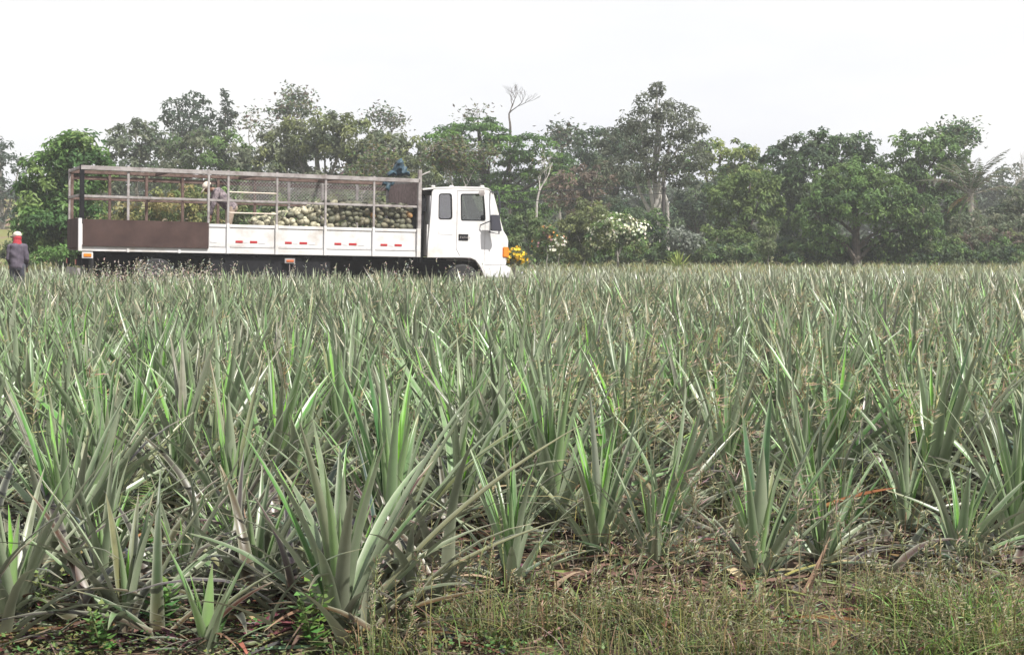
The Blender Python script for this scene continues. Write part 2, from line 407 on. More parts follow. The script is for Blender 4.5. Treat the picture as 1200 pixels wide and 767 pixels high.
hero(398, 742, 'big grey-green pineapple plant whose long arching leaves sweep over the grass at bottom centre-left',
     [(-.10, .80, .05, .062, GREY), (.03, .62, -.08, .06, GREY), (.92, .78, .1, .06, OLIVE), (.55, .95, .2, .055, GREY), (-.35, .75, 0, .055, GREEN),
      (-.28, .50, -.15, .06, GREY), (.16, .72, 0, .058, GREEN), (.30, .55, -.1, .06, GREY), (.85, .45, -.05, .055, OLIVE), (-.5, .35, 0, .05, PURP)], 1, size=.85, green=.3)
hero(458, 655, 'broad pineapple plant with dark upright blades and a bright green heart, behind the arching-leaved one',
     [(-.33, .93, .1, .06, GREEN), (-.12, .99, .05, .06, (.06, .15, .05)), (.02, .88, 0, .055, BRIGHT), (.22, .82, -.05, .06, (.06, .14, .05)),
      (.45, .86, 0, .06, GREY), (.58, .70, .1, .062, GREY), (-.55, .62, 0, .055, (.07, .15, .055)), (.65, .42, -.2, .055, OLIVE)], 2, size=.95, green=.6, heart=12)
hero(600, 690, 'small silvery pineapple plant in the shade of a larger one, by the dry leaf heap',
     [(.1, .35, -.05, .05, GREY), (-.15, .42, 0, .05, GREY), (.0, .5, 0, .045, GREEN)], 3, size=.6, green=.35, n=16, dry=14)
hero(648, 618, 'robust pineapple plant with crossing light grey leaves directly below the truck cab front',
     [(-.36, .80, .1, .06, GREY), (.36, .82, 0, .065, GREY), (.24, .70, -.1, .06, GREY), (.06, .84, 0, .05, GREEN), (-.08, .9, .1, .055, GREY), (.62, .62, .1, .055, GREY), (-.2, .55, -.1, .05, GREEN)], 4, size=.95, green=.35)
hero(766, 672, 'young compact pineapple plant rising from a heap of dead brown leaves',
     [(-.30, .42, -.05, .05, (.07, .12, .06)), (-.02, .55, 0, .05, GREEN), (.16, .50, 0, .05, BRIGHT), (.26, .38, 0, .05, GREY), (.02, .22, -.08, .06, GREY), (-.2, .5, .1, .04, GREY)], 5, size=.52, green=.6, n=12, dry=24, heart=7)
hero(702, 655, 'narrow pineapple plant with one pale blade standing straight, left of the dead leaf heap',
     [(-.05, .78, -.05, .045, (.30, .31, .27)), (.10, .70, 0, .05, BRIGHT), (.02, .6, 0, .05, GREEN), (.2, .66, .1, .05, GREY)], 6, size=.65, green=.45, n=14)
hero(888, 684, 'fan-shaped young pineapple plant with a brown-tipped outer blade, beside a straw-coloured fallen leaf',
     [(-.20, .60, -.05, .05, GREEN), (.0, .58, -.1, .075, GREY), (.10, .56, -.05, .06, GREEN), (.08, .82, .15, .06, (.07, .16, .055)), (.36, .78, .1, .05, GREY),
      (.46, .66, .1, .05, GREEN), (.5, .42, 0, .05, GREY), (-.28, .58, -.08, .045, (.16, .13, .07)), (-.05, .7, .15, .05, (.05, .12, .05))], 7, size=.62, green=.55, n=14, heart=8)
hero(1092, 602, 'large spreading pineapple plant with wide pale blades, fullest one at the right',
     [(-.48, .80, 0, .07, GREY), (-.42, .95, .1, .06, GREEN), (-.12, .88, -.05, .075, (.16, .24, .11)), (.06, .82, -.05, .07, (.16, .24, .11)), (.25, .98, .1, .06, (.07, .17, .055)),
      (.2, .48, -.1, .08, GREY), (.52, .75, 0, .06, GREY), (-.55, .4, -.1, .06, GREY), (.65, .95, 0, .055, OLIVE)], 8, size=1.0, green=.45, heart=12)
hero(78, 662, 'thick-leaved pineapple plant with two pale broad blades at the far left',
     [(-.02, .52, -.08, .075, GREY), (-.10, .66, -.05, .065, GREY), (.13, .82, 0, .06, (.08, .19, .06)), (.34, .66, 0, .06, GREY), (-.34, .60, 0, .055, GREEN), (.45, .78, .1, .05, GREY), (-.3, .85, .1, .05, GREEN)], 9, size=.8, green=.35)
hero(272, 628, 'upright pineapple plant with a wide silvery central blade, behind the small fern',
     [(.0, .72, -.05, .075, GREY), (-.05, .86, 0, .06, BRIGHT), (.18, .84, 0, .06, GREEN), (-.42, .55, -.1, .06, GREY), (-.35, .75, 0, .05, GREY), (.3, .70, .1, .05, GREY), (.45, .4, 0, .05, OLIVE)], 10, size=.85, green=.4)
hero(243, 764, 'low fresh green pineapple sucker with broad soft blades at the bottom edge',
     [(-.14, .38, 0, .06, (.1, .22, .06)), (.03, .32, -.04, .05, BRIGHT), (.16, .36, 0, .055, (.08, .22, .05)), (.10, .26, -.1, .055, (.2, .28, .14)), (-.05, .25, -.1, .05, BRIGHT)], 12, size=.34, green=.9, n=8, heart=5, dry=3)
hero(150, 742, 'dull olive pineapple plant with flattened drooping leaves at lower left',
     [(.4, .62, .1, .055, OLIVE), (-.3, .4, 0, .055, OLIVE), (.3, .25, -.05, .06, PURP), (-.1, .5, .1, .05, OLIVE), (.05, .55, 0, .035, OLIVE)], 13, size=.62, green=.15, purple=.6, upright=.65, heart=3)
hero(15, 725, 'purplish grey pineapple plant cut by the lower left corner of the picture',
     [(.35, .6, 0, .055, PURP), (.2, .35, -.1, .06, GREY), (-.1, .7, 0, .05, GREY)], 14, size=.72, green=.1, purple=.7, upright=.75, heart=4)
hero(300, 705, 'drooping olive-grey pineapple plant with a cut-off blade, between two fresher plants',
     [(-.02, .40, -.05, .05, OLIVE), (.35, .32, -.05, .06, OLIVE), (-.3, .3, 0, .06, OLIVE), (.2, .5, .1, .05, GREY)], 15, size=.66, green=.15, purple=.5, upright=.6, heart=3, dry=14)
hero(1190, 650, 'tangled pineapple plant half out of the picture at the right edge, among tall grass',
     [(-.25, .7, 0, .06, GREEN), (-.05, .6, -.1, .06, GREY), (-.45, .5, 0, .055, GREY), (-.3, .95, .1, .05, OLIVE)], 16, size=.8, green=.5)
hero(985, 640, 'stunted pineapple plant with a drying orange leaf, hidden in weeds right of the fan-shaped one',
     [(-.2, .3, 0, .05, OLIVE), (.2, .35, 0, .05, GREEN), (.05, .4, 0, .05, GREEN)], 17, size=.5, green=.4, n=12, heart=4, purple=.4, upright=.7)
hero(520, 560, 'dense pineapple plant with many thin grey blades above the bright-hearted one',
     [(.5, .6, -.1, .05, GREY), (-.2, .9, 0, .05, GREY)], 18, size=.95, green=.35)
hero(735, 560, 'tall pineapple plant with fresh yellow-green centre blades, behind the upright pale blade',
     [(.15, .95, 0, .065, (.16, .25, .1)), (.25, .8, 0, .06, (.14, .26, .08)), (-.15, .8, 0, .06, GREY), (.75, .7, 0, .05, OLIVE)], 19, size=.95, green=.6)
hero(845, 540, 'grey pineapple plant with a single light blade leaning left, behind the dry weeds',
     [(-.25, .75, 0, .055, GREY), (.2, .85, 0, .05, GREY)], 20, size=.85, green=.3, upright=1.1)
hero(925, 540, 'slender pineapple plant of pale upright blades between white-flecked weeds',
     [(.0, .9, 0, .065, (.2, .25, .16)), (.08, .75, -.05, .06, GREY), (-.12, .7, 0, .05, GREEN)], 21, size=.75, green=.4, upright=1.5, n=16)
hero(160, 560, 'tall pineapple plant with a bright green leading blade beside the little fern patch',
     [(.02, .85, 0, .06, (.1, .22, .06)), (-.25, .85, 0, .055, GREY), (.4, .7, 0, .05, GREY)], 22, size=.9, green=.35)
hero(400, 560, 'pineapple plant crowned by two very long dark blades standing above its neighbours',
     [(-.08, 1.12, 0, .06, (.07, .15, .055)), (.05, 1.05, 0, .06, (.06, .14, .05)), (.3, .9, 0, .05, GREY), (-.4, .8, 0, .05, GREY)], 23, size=.95, green=.5)

# --- the crowded field: shared kinds, copied
kinds = [
    ('silvery pineapple plant with straight upright blades', dict(green=.12, upright=1.5, purple=.1), 101),
    ('silvery pineapple plant with straight upright blades', dict(green=.2, upright=1.35, purple=.1), 102),
    ('spreading grey-green pineapple plant with arching blades', dict(green=.3, upright=.95), 103),
    ('spreading grey-green pineapple plant with arching blades', dict(green=.25, upright=.9, dry=13), 104),
    ('fresh pineapple plant with a bright green heart', dict(green=.75, heart=13), 105),
    ('fresh pineapple plant with a bright green heart', dict(green=.6, heart=12, upright=1.2), 106),
    ('dull purplish pineapple plant with withered lower leaves', dict(green=.1, purple=.75, dry=18, upright=.8), 107),
    ('dull purplish pineapple plant with withered lower leaves', dict(green=.15, purple=.6, dry=16, upright=.85, heart=5), 108),
    ('spreading grey-green pineapple plant with arching blades', dict(green=.35, upright=1.05), 109),
    ('silvery pineapple plant with straight upright blades', dict(green=.15, upright=1.6, n=20), 110),
]
spots = []
rf = random.Random(5)
y = 5.6
while y < 60:
    stp = .53 if y < 22 else .62
    half = .36 * y + 1.0
    x = -half + rf.uniform(0, .5)
    while x < half:
        xx = x + rf.uniform(-.17, .17); yy = y + rf.uniform(-.2, .2)
        s_, d_ = lane(xx, yy)
        free = not (-.75 < d_ < 3.2)
        near_edge = (5.95 + .2 * math.sin(xx * 2.1) + max(0, xx) * .1) if xx > -.2 else 5.25
        if free and yy > near_edge and all((xx - a) ** 2 + (yy - b) ** 2 > .13 for a, b in heroes) and not (yy > 52 and xx < -12):
            spots.append((xx, yy))
        x += stp * rf.uniform(.85, 1.15)
    y += stp * .95
spots.sort(key=lambda p: p[1])
def zone(px, Y):
    side = ('below the rusty rear panel of the truck' if px < 250 else 'below the white side of the truck bed' if px < 500 else
            'below the truck cab and the yellow flowers' if px < 640 else 'below the white flowering shrub and tall tree' if px < 850 else
            'below the dark broad trees' if px < 1060 else 'below the ragged palm')
    band = 'in the front rows' if Y < 9.5 else 'in the middle rows' if Y < 14 else 'in the farther rows'
    return band + ', ' + side
SHORT = {'silvery pineapple plant with straight upright blades': 'silvery upright pineapple plant',
         'spreading grey-green pineapple plant with arching blades': 'spreading arching-leaved pineapple plant',
         'fresh pineapple plant with a bright green heart': 'bright green-hearted pineapple plant',
         'dull purplish pineapple plant with withered lower leaves': 'purplish withered pineapple plant'}
protos = [None] * len(kinds)
n_ind = 300 - len(heroes)
for k, (x, y) in enumerate(spots[:n_ind]):
    ki = rf.choice((6, 7, 2, 3, 5)) if y < 6.5 else rf.randrange(len(kinds)); nm, kw, sd = kinds[ki]
    lab = SHORT[nm] + ' ' + zone(600 + FPX * x / y, y)
    if protos[ki] is None:
        protos[ki] = build_plant('pineapple_plant', lab, (0, 0, 0), random.Random(sd), PG, size=.93, nseg=7, **kw); o = protos[ki]
    else:
        o = copy_tree(protos[ki])
    o.location = (x, y, g(x, y) - .02); o.rotation_euler = (rf.gauss(0, .19), rf.gauss(0, .19), rf.uniform(0, 6.28))
    o.scale = [rf.uniform(.66, 1.02) * (.66 if y < 6.7 else .85 if y < 7.4 else 1)] * 3
    o['label'] = lab
# --- the rest of the field as one mass
allV, allQ, allT, k0 = [], [], [], 0
lods = {}
for lod, (nl, ns) in enumerate(((24, 4), (15, 3))):
    for v in range(8):
        r_ = random.Random(700 + v + 50 * lod)
        ros, hrt, dr = plant_leaves(r_, size=.93, upright=1.15, green=r_.uniform(.05, .5), n=nl - 6, heart=4, dry=2, purple=.3, skirt=3)
        L = ros + hrt + dr
        L = [d for d in L if Vector(d['P2']).z > .12] if lod else L
        for d in L:
            if lod: d['W'] *= 1.4
            if r_.random() < .10: d['c1'] = lerp3(d['c1'], STRAW, .5)
        lods[lod, v] = leaf_strips(L, ns, 3 if lod == 0 else 2)
for x, y in spots[n_ind:]:
    lod = 0 if y < 32 else 1
    V, Q, t = lods[lod, rf.randrange(8)]
    a = rf.uniform(0, 6.28); s = rf.uniform(.75, 1.12)
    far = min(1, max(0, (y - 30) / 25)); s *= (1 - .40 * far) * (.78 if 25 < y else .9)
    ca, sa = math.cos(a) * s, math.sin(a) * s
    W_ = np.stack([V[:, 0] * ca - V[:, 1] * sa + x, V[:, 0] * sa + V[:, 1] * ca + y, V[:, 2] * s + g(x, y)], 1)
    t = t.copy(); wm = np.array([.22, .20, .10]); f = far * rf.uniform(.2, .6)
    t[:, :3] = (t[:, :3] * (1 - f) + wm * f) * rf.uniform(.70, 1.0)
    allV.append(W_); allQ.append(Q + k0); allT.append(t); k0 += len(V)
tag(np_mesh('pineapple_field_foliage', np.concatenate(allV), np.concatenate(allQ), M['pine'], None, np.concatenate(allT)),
    'distant mass of crowded grey-green pineapple plants reaching to the trees', 'pineapple field', None, 'stuff')

# ------------------------------------------------------------------ litter, grass, weeds
def scatter_strips(name, L, m, nseg, nc, label, cat, kind='stuff', parent=None):
    V, Q, t = leaf_strips(L, nseg, nc, 1.6)
    return tag(np_mesh(name, V, Q, m, parent, t), label, cat, None, kind)
rl = random.Random(21); L = []
for i in range(5200):
    y = 5.0 + 13 * rl.random() ** 1.5; x = rl.uniform(-.37, .37) * (y + 1)
    if y < 6.1 and x > -.2 and rl.random() < .6: continue
    p = Vector((x, y, g(x, y) + rl.uniform(.005, .05)))
    a = rl.uniform(0, 6.28); ln = rl.uniform(.12, .5); c = rl.choice([BROWN, DKBROWN, lerp3(BROWN, STRAW, .5), STRAW, (.24, .15, .11), (.13, .10, .085)])
    c = tuple(v * rl.uniform(.3, .7) for v in c)
    e = p + Vector((math.cos(a) * ln, math.sin(a) * ln, rl.uniform(-.02, .03 if y < 7 else .12)))
    L.append(dict(P0=p, P1=(p + e) / 2 + Vector((rl.uniform(-.05, .05), rl.uniform(-.05, .05), rl.uniform(.0, .04 if y < 7 else .1))), P2=e, W=rl.uniform(.008, .03), fold=rl.uniform(.1, .4),
                  twist=rl.uniform(-1.5, 1.5), c0=c, c1=c, c2=lerp3(c, STRAW, .4)))
scatter_strips('leaf_litter', L, M['dry'], 4, 3, 'brown dead pineapple leaves littering the soil between the plants', 'leaf litter')

# limp dull leaves lying and leaning in the gaps between the plants
L = []; rl = random.Random(2718)
for i in range(3600):
    y = 5.0 + 12 * rl.random() ** 1.35; x = rl.uniform(-.38, .38) * (y + .6)
    low = x > -.25 and y < 6.55 + .35 * max(0, x) + rl.uniform(0, .5)
    if low and (y < (6.45 + .15 * max(0, x) if x < 1.25 else 5.75) or rl.random() < .3): continue
    if y < 5.55 and x < 0 and rl.random() < .5: continue
    p = Vector((x, y, g(x, y) + rl.uniform(.0, .08)))
    c = lerp3(rl.choice([OLIVE, PURP, (.12, .125, .07), (.10, .09, .075), GREY, (.13, .15, .08), (.14, .15, .09)]), DKBROWN, rl.uniform(0, .6)); c = tuple(v * rl.uniform(.18, .5) for v in c)  # dull leaf colours, scaled down further to put the gaps' shade into them
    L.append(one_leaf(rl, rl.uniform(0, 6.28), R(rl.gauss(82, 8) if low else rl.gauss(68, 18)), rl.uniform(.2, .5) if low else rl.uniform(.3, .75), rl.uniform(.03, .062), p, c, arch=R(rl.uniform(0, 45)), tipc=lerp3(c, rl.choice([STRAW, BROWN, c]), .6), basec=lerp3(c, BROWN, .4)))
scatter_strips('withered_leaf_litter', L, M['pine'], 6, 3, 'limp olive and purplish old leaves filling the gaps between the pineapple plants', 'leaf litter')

# heap of dead leaves under the young compact plant
hp = on_ground(735, 698); L = []
for i in range(90):
    a = rl.uniform(0, 6.28); q = Vector((rl.gauss(0, .22), rl.gauss(0, .07), abs(rl.gauss(0, .025)))); ln = rl.uniform(.15, .45)
    p = hp + q; c = rl.choice([(.12, .07, .055), (.07, .045, .038), (.16, .10, .08), (.27, .2, .14)]); e = p + Vector((math.cos(a) * ln, math.sin(a) * ln * .5, rl.uniform(-.03, .16)))
    e.z = max(min(e.z, .09), .01); L.append(dict(P0=p, P1=(p + e) / 2 + Vector((0, 0, rl.uniform(.0, .1))), P2=e, W=rl.uniform(.015, .04), fold=.3, twist=rl.uniform(-1, 1), c0=c, c1=c, c2=c))
scatter_strips('dead_leaf_litter', L, M['dry'], 6, 3, 'heap of dead reddish-brown pineapple leaves at bottom centre', 'leaf litter')

def grass_blades(n, region, hmin, hmax, cols, seed, wmin=.003, wmax=.007, clump=0.0):
    r_ = random.Random(seed); L = []; cx = cy = 0; left = 0
    for i in range(n):
        if left <= 0 or not clump:
            cx, cy = region(r_); left = r_.randrange(8, 26)
        left -= 1
        x = cx + r_.gauss(0, clump); y = cy + r_.gauss(0, clump)
        p = Vector((x, y, g(x, y))); h = r_.uniform(hmin, hmax); a = r_.uniform(0, 6.28); ln = h * r_.uniform(.1, 1.5) ** 1.3
        c = r_.choice(cols); c = tuple(v * r_.uniform(.75, 1.2) for v in c)
        e = p + Vector((math.cos(a) * ln, math.sin(a) * ln, h * r_.uniform(.6, 1)))
        L.append(dict(P0=p, P1=p + Vector((math.cos(a) * ln * .2, math.sin(a) * ln * .2, h * .75)), P2=e, W=r_.uniform(wmin, wmax), fold=.2, twist=r_.uniform(-.8, .8), c0=c, c1=c, c2=lerp3(c, STRAW, .3)))
    return L
def front(r_):
    while True:
        px, py = r_.uniform(430, 1230), r_.uniform(655, 800)
        lim = 730 - .08 * max(0, px - 900) + (40 if px < 520 else 0)
        if py > lim or r_.random() < .06: break
    p = on_ground(px, py)
    if math.sin(p.x * 5.1 + p.y * 2.3) + math.sin(p.x * 2.2 - p.y * 7.1 + 1) + .8 * math.sin(p.x * 11 + p.y * 9) < r_.uniform(-1.1, .9): return front(r_)
    return p.x, p.y
FG = [(.10, .13, .04), (.16, .18, .06), (.18, .165, .08), (.23, .20, .11), (.13, .17, .05), (.09, .10, .05), (.19, .15, .09)]
scatter_strips('front_grass', grass_blades(5200, front, .025, .19, FG, 31, .002, .006, clump=.05), M['grass'], 4, 2, 'thin yellow-green grass along the bottom edge of the field', 'grass')
def corner(r_):
    p = on_ground(r_.gauss(1150, 45), r_.uniform(715, 800)); return p.x, p.y
scatter_strips('lush_grass', grass_blades(420, corner, .05, .22, [(.13, .22, .045), (.16, .25, .06), (.10, .17, .04)], 32, .004, .010, clump=.05), M['grass'], 5, 3,
               'bright lush grass in the bottom right corner', 'grass')
def among(r_):
    y = 6.4 + 14 * r_.random() ** 1.3; return r_.uniform(-.37, .37) * y, y
scatter_strips('weedy_grass', grass_blades(4200, among, .10, .45, [(.17, .2, .07), (.22, .22, .10), (.25, .22, .13), (.12, .17, .05)], 33, clump=.09), M['grass'], 4, 2,
               'fine weedy grass growing up between the pineapple plants', 'grass')

# feathery seed heads: thin stalks with many small spikelets
def seedheads(n, region, hmin, hmax, seed, stalkc, headc, spread=.05, hs=.006, nb=26):
    r_ = random.Random(seed); L = []
    for i in range(n):
        x, y = region(r_); h = r_.uniform(hmin, hmax); p = Vector((x, y, g(x, y))); a = r_.uniform(0, 6.28)
        e = p + Vector((math.cos(a) * h * .2, math.sin(a) * h * .2, h)); c = tuple(v * r_.uniform(.8, 1.2) for v in stalkc)
        mid = p + Vector((0, 0, h * .6))
        L.append(dict(P0=p, P1=mid, P2=e, W=.0035, fold=.1, twist=1.0, c0=c, c1=c, c2=c))
        for b in range(nb):
            t = r_.uniform(.62, 1.0); q = p * (1 - t) ** 2 + mid * 2 * t * (1 - t) + e * t * t
            dv = Vector((r_.gauss(0, 1), r_.gauss(0, 1), r_.uniform(-.1, 2.0))).normalized() * spread * h * r_.uniform(.4, 1.6)
            cc = tuple(v * r_.uniform(.7, 1.2) for v in headc)
            L.append(dict(P0=q, P1=q + dv * .5, P2=q + dv, W=r_.uniform(hs * .4, hs), fold=.1, twist=1.5, c0=c, c1=cc, c2=cc))
    return L
scatter_strips('seeding_grass', seedheads(420, front, .10, .40, 41, (.18, .19, .08), (.30, .27, .18), .06, .0035, 20), M['grass'], 2, 2, 'wispy seeding grass heads at the front edge of the field', 'grass')
def mid_r(r_):
    y = r_.uniform(7.0, 26) ; x = r_.uniform(-.36, .37) * y
    if x < 0 and r_.random() < .6: x = -x
    return x, y
scatter_strips('seeding_weeds', seedheads(1000, mid_r, .5, .85, 42, (.22, .22, .11), (.36, .32, .20), .07, .008, 26), M['grass'], 2, 2, 'pale feathery seeding weeds standing among the pineapple leaves', 'weeds')
def weed_front(r_):
    y = r_.uniform(24, 31); px = r_.gauss(190, 40) if r_.random() < .6 else r_.uniform(60, 620)
    return (px - 600) / FPX * y, y
scatter_strips('tassel_weeds', seedheads(300, weed_front, .75, 1.02, 43, (.2, .2, .11), (.62, .58, .5), .045, .022, 9), M['grass'], 2, 2, 'thin weeds tipped with whitish fluff in front of the truck', 'weeds')
def fluff_mid(r_):
    px, py = r_.uniform(780, 1000), r_.uniform(480, 680); p = on_ground(px, py + 60); return p.x, p.y
scatter_strips('fluffy_weeds', seedheads(80, fluff_mid, .25, .5, 44, (.17, .17, .1), (.34, .30, .22), .09, .005, 24), M['grass'], 2, 2, 'low weeds dotted with tiny pale seed tufts around the fan-shaped plant', 'weeds')

# single fallen or withered leaves one can point at
def lone_leaf(name, label, P0, P1, P2, W, c0, c1, c2, fold=.3, twist=.4):
    V, Q, t = leaf_strips([dict(P0=Vector(P0), P1=Vector(P1), P2=Vector(P2), W=W, fold=fold, twist=twist, c0=c0, c1=c1, c2=c2)], 16, 5, 2.4)
    return tag(np_mesh(name, V, Q, M['dry'], None, t), label, 'dead leaf')
def q(px, py, dz=0, dy=0):
    p = on_ground(px, py); return Vector((p.x, p.y + dy, dz))
lone_leaf('fallen_leaf', 'straw-coloured fallen leaf lying aslant in the grass below the fan-shaped plant', at(846, 662, 5.95), at(880, 688, 5.85), at(925, 717, 5.72), .05, STRAW, (.52, .43, .27), STRAW)
lone_leaf('withered_leaf', 'orange-red withering leaf pointing right beside the large spreading plant', at(962, 598, 6.6), at(1000, 580, 6.6), at(1052, 571, 6.6), .045, (.27, .15, .05), (.20, .08, .035), (.16, .07, .045))
lone_leaf('curled_leaf', 'pale curled dead leaf hooked over near the lower left bottom', at(147, 738, 5.35), at(135, 690, 5.35), at(122, 742, 5.3), .04, (.3, .25, .2), (.66, .60, .50), (.6, .54, .45), .3, .2)
lone_leaf('withered_leaf', 'brown upright dry leaf tip in the grass right of the fan-shaped plant', at(935, 715, 5.75), at(955, 680, 5.75), at(973, 628, 5.8), .04, BROWN, (.30, .2, .14), (.36, .24, .17))
lone_leaf('withered_leaf', 'dark brown dry leaf with rusty tip lying among olive leaves at lower left', at(150, 640, 5.9), at(160, 632, 5.85), at(172, 622, 5.9), .05, BROWN, (.36, .19, .1), (.42, .25, .15))

# small broad-leaved weeds and ferns
def quad_leaves(C, U, Vv, cols, bend=.15):
    """kite-shaped leaves: centre base C, along U, across V"""
    C, U, Vv = (np.asarray(a, float) for a in (C, U, Vv)); n = len(C)
    nrm = np.cross(U, Vv); nrm /= np.linalg.norm(nrm, axis=1, keepdims=True) + 1e-9
    ln = np.linalg.norm(U, axis=1, keepdims=True)
    P = np.stack([C, C + U * .45 + Vv + nrm * ln * bend, C + U, C + U * .45 - Vv + nrm * ln * bend], 1).reshape(-1, 3)
    Q = np.arange(n * 4).reshape(n, 4)
    t = np.repeat(np.concatenate([np.asarray(cols, float), np.zeros((n, 1))], 1), 4, axis=0)
    return P, Q, t
# creeping ground cover: tiny leaves close to the soil
rc = random.Random(61); C, U, Vv, K = [], [], [], []
for i in range(900):
    px, py = rc.uniform(-40, 1240), rc.uniform(690, 810)
    if px < 430 and rc.random() < .2: continue
    p = on_ground(px, py); c0 = rc.choice([(.10, .16, .05), (.14, .19, .07), (.075, .12, .045), (.17, .17, .08)])
    for j in range(rc.randrange(8, 22)):
        q_ = Vector((p.x + rc.gauss(0, .05), p.y + rc.gauss(0, .05), rc.uniform(.01, .09))); a = Vector((rc.gauss(0, 1), rc.gauss(0, 1), rc.uniform(-.3, .7))).normalized(); s_ = rc.uniform(.008, .026)
        v = a.cross(Vector((rc.gauss(0, .3), rc.gauss(0, .3), 1))).normalized(); C.append(q_); U.append(a * s_); Vv.append(v * s_ * .32); K.append([x * rc.uniform(.65, 1.25) for x in c0])
V, Q, t = quad_leaves(C, U, Vv, K); tag(np_mesh('ground_cover', V, Q, M['grass'], None, t), 'tiny-leaved creeping weeds covering the soil at the bottom edge', 'ground cover', None, 'stuff')

def broad_weed(px, py, h, seed, label, c=(.13, .22, .06), lw=.035):
    r_ = random.Random(seed); p = on_ground(px, py); p.z = g(p.x, p.y)
    root = thing('leafy_weed', label, 'weed', p)
    C, U, Vv, cols = [], [], [], []; st = Geo()
    for s in range(4):
        a = r_.uniform(0, 6.28); top = Vector((math.cos(a) * h * .22, math.sin(a) * h * .22, h * r_.uniform(.7, 1)))
        st.tube([(0, 0, 0), top * .5 + Vector((0, 0, h * .05)), top], [.004, .003, .002], 5)
        for i in range(14):
            t = .25 + .75 * i / 13; b = top * t; az = i * 1.6 + r_.uniform(-.4, .4); s_ = lw * (1.25 - .6 * t) * r_.uniform(.8, 1.2)
            d = Vector((math.cos(az), math.sin(az), r_.uniform(.1, .6))).normalized(); v = d.cross(Vector((0, 0, 1))).normalized()
            C.append(b); U.append(d * s_ * 1.7); Vv.append(v * s_ * .55); cols.append([x * r_.uniform(.8, 1.25) for x in c])
    V, Q, t = quad_leaves(C, U, Vv, cols); np_mesh('leaves', V, Q, M['grass'], root, t)
    st.build('stem', M['grass'], root).data.attributes.new('tint', 'FLOAT_COLOR', 'POINT').data.foreach_set('color', [.14, .17, .07, 0] * len(st.V))
    return root
broad_weed(368, 768, .26, 1, 'leafy green weed standing in front of the big arching-leaved plant', lw=.034)
broad_weed(475, 752, .20, 2, 'small pale green leafy weed to the right of the arching-leaved plant base', (.17, .22, .1), .02)
broad_weed(192, 745, .22, 3, 'soft green leafy weed left of the fresh pineapple sucker', (.10, .21, .06), .036)
broad_weed(120, 772, .18, 4, 'spindly creeping weed with round leaves at the bottom left', (.13, .22, .07), .028)
broad_weed(60, 735, .22, 5, 'thin leafy weed among purplish leaves in the lower left corner', (.17, .24, .08), .022)
broad_weed(170, 655, .22, 6, 'leafy weed beneath the small fern patch', (.12, .22, .07), .03)
def fern(px, py, h, seed, label, c=(.14, .22, .08)):
    r_ = random.Random(seed); p = on_ground(px, py); p.z = g(p.x, p.y); root = thing('fern', label, 'fern', p)
    for k in range(6):
        C, U, Vv, cols = [], [], [], []
        a = k * 1.05 + r_.uniform(-.3, .3); rd = Vector((math.cos(a), math.sin(a), 0)); n = 22
        for i in range(n):
            t = (i + 1) / n; b = rd * h * .75 * t + Vector((0, 0, h * (1.5 * t - .75 * t * t)))
            for sgn in (-1, 1):
                d = (Vector((-rd.y, rd.x, 0)) * sgn + rd * .35 + Vector((0, 0, -.1))).normalized(); ln = h * .26 * math.sin(math.pi * (.12 + .85 * t))
                C.append(b); U.append(d * ln); Vv.append(rd * ln * .13); cols.append([x * r_.uniform(.85, 1.2) for x in c])
        V, Q, t = quad_leaves(C, U, Vv, cols, .05); np_mesh('frond', V, Q, M['grass'], root, t)
fern(130, 640, .38, 1, 'small feathery fern between the plants at the left')
fern(40, 585, .35, 2, 'dark feathery fern at the left edge behind the thick-leaved plant', (.10, .15, .07))
fern(1035, 520, .42, 3, 'pale drooping fern behind the large spreading plant', (.17, .21, .11))
fern(735, 505, .36, 4, 'yellowish fern frond tuft in the middle of the field', (.28, .25, .09))
fern(955, 600, .3, 5, 'light green fern low between the two plants at the right', (.18, .23, .1))

# ------------------------------------------------------------------ the truck
BED_Z, BED_L, BED_W = 1.10, 8.32, 2.40
RT = Matrix.Rotation(TH, 3, 'Z') @ Matrix.Rotation(TP, 3, 'Y')
T_ORG = T_REAR - RT @ Vector((0, 0, BED_Z))
truck = thing('cargo_truck', 'white cab-over cargo truck with caged open bed full of pineapples', 'truck', T_ORG)
truck.rotation_euler = (0, TP, TH)
RTI = RT.transposed(); CAMP = Vector((0, 0, CAM_H))
def tl(px, py, yl=0.0):
    o = RTI @ (CAMP - T_ORG); d = RTI @ ray(px, py)
    t = (yl - o.y) / d.y; p = o + d * t
    return p.x, p.z
def tw(s, y, z): return T_ORG + RT @ Vector((s, y, z))
S_ = lambda px: tl(px, 260)[0]
zw = lambda px, py: tl(px, py)[1]
TOPZ = (zw(95, 192) + zw(490, 207)) / 2; BED_L = S_(490)
zr_top, zw_top = zw(170, 258.5), zw(380, 266)
MIDZ = (zw(170, 230) + zw(400, 236.5)) / 2
# floor, under-rail
gm = Geo(); gm.box(0, BED_L, .02, BED_W - .02, BED_Z + .02, BED_Z + .12); gm.build('bed_floor', M['rail_brown'], truck, .005)
gm = Geo(); gm.box(0, BED_L, -.035, .03, BED_Z - .02, BED_Z + .12); gm.build('bottom_rail', M['white_dirty'], truck, .01, True)
gm = Geo(); gm.box(0, BED_L, BED_W - .03, BED_W + .03, BED_Z - .02, BED_Z + .12); gm.build('bottom_rail', M['white_dirty'], truck, .01, True)
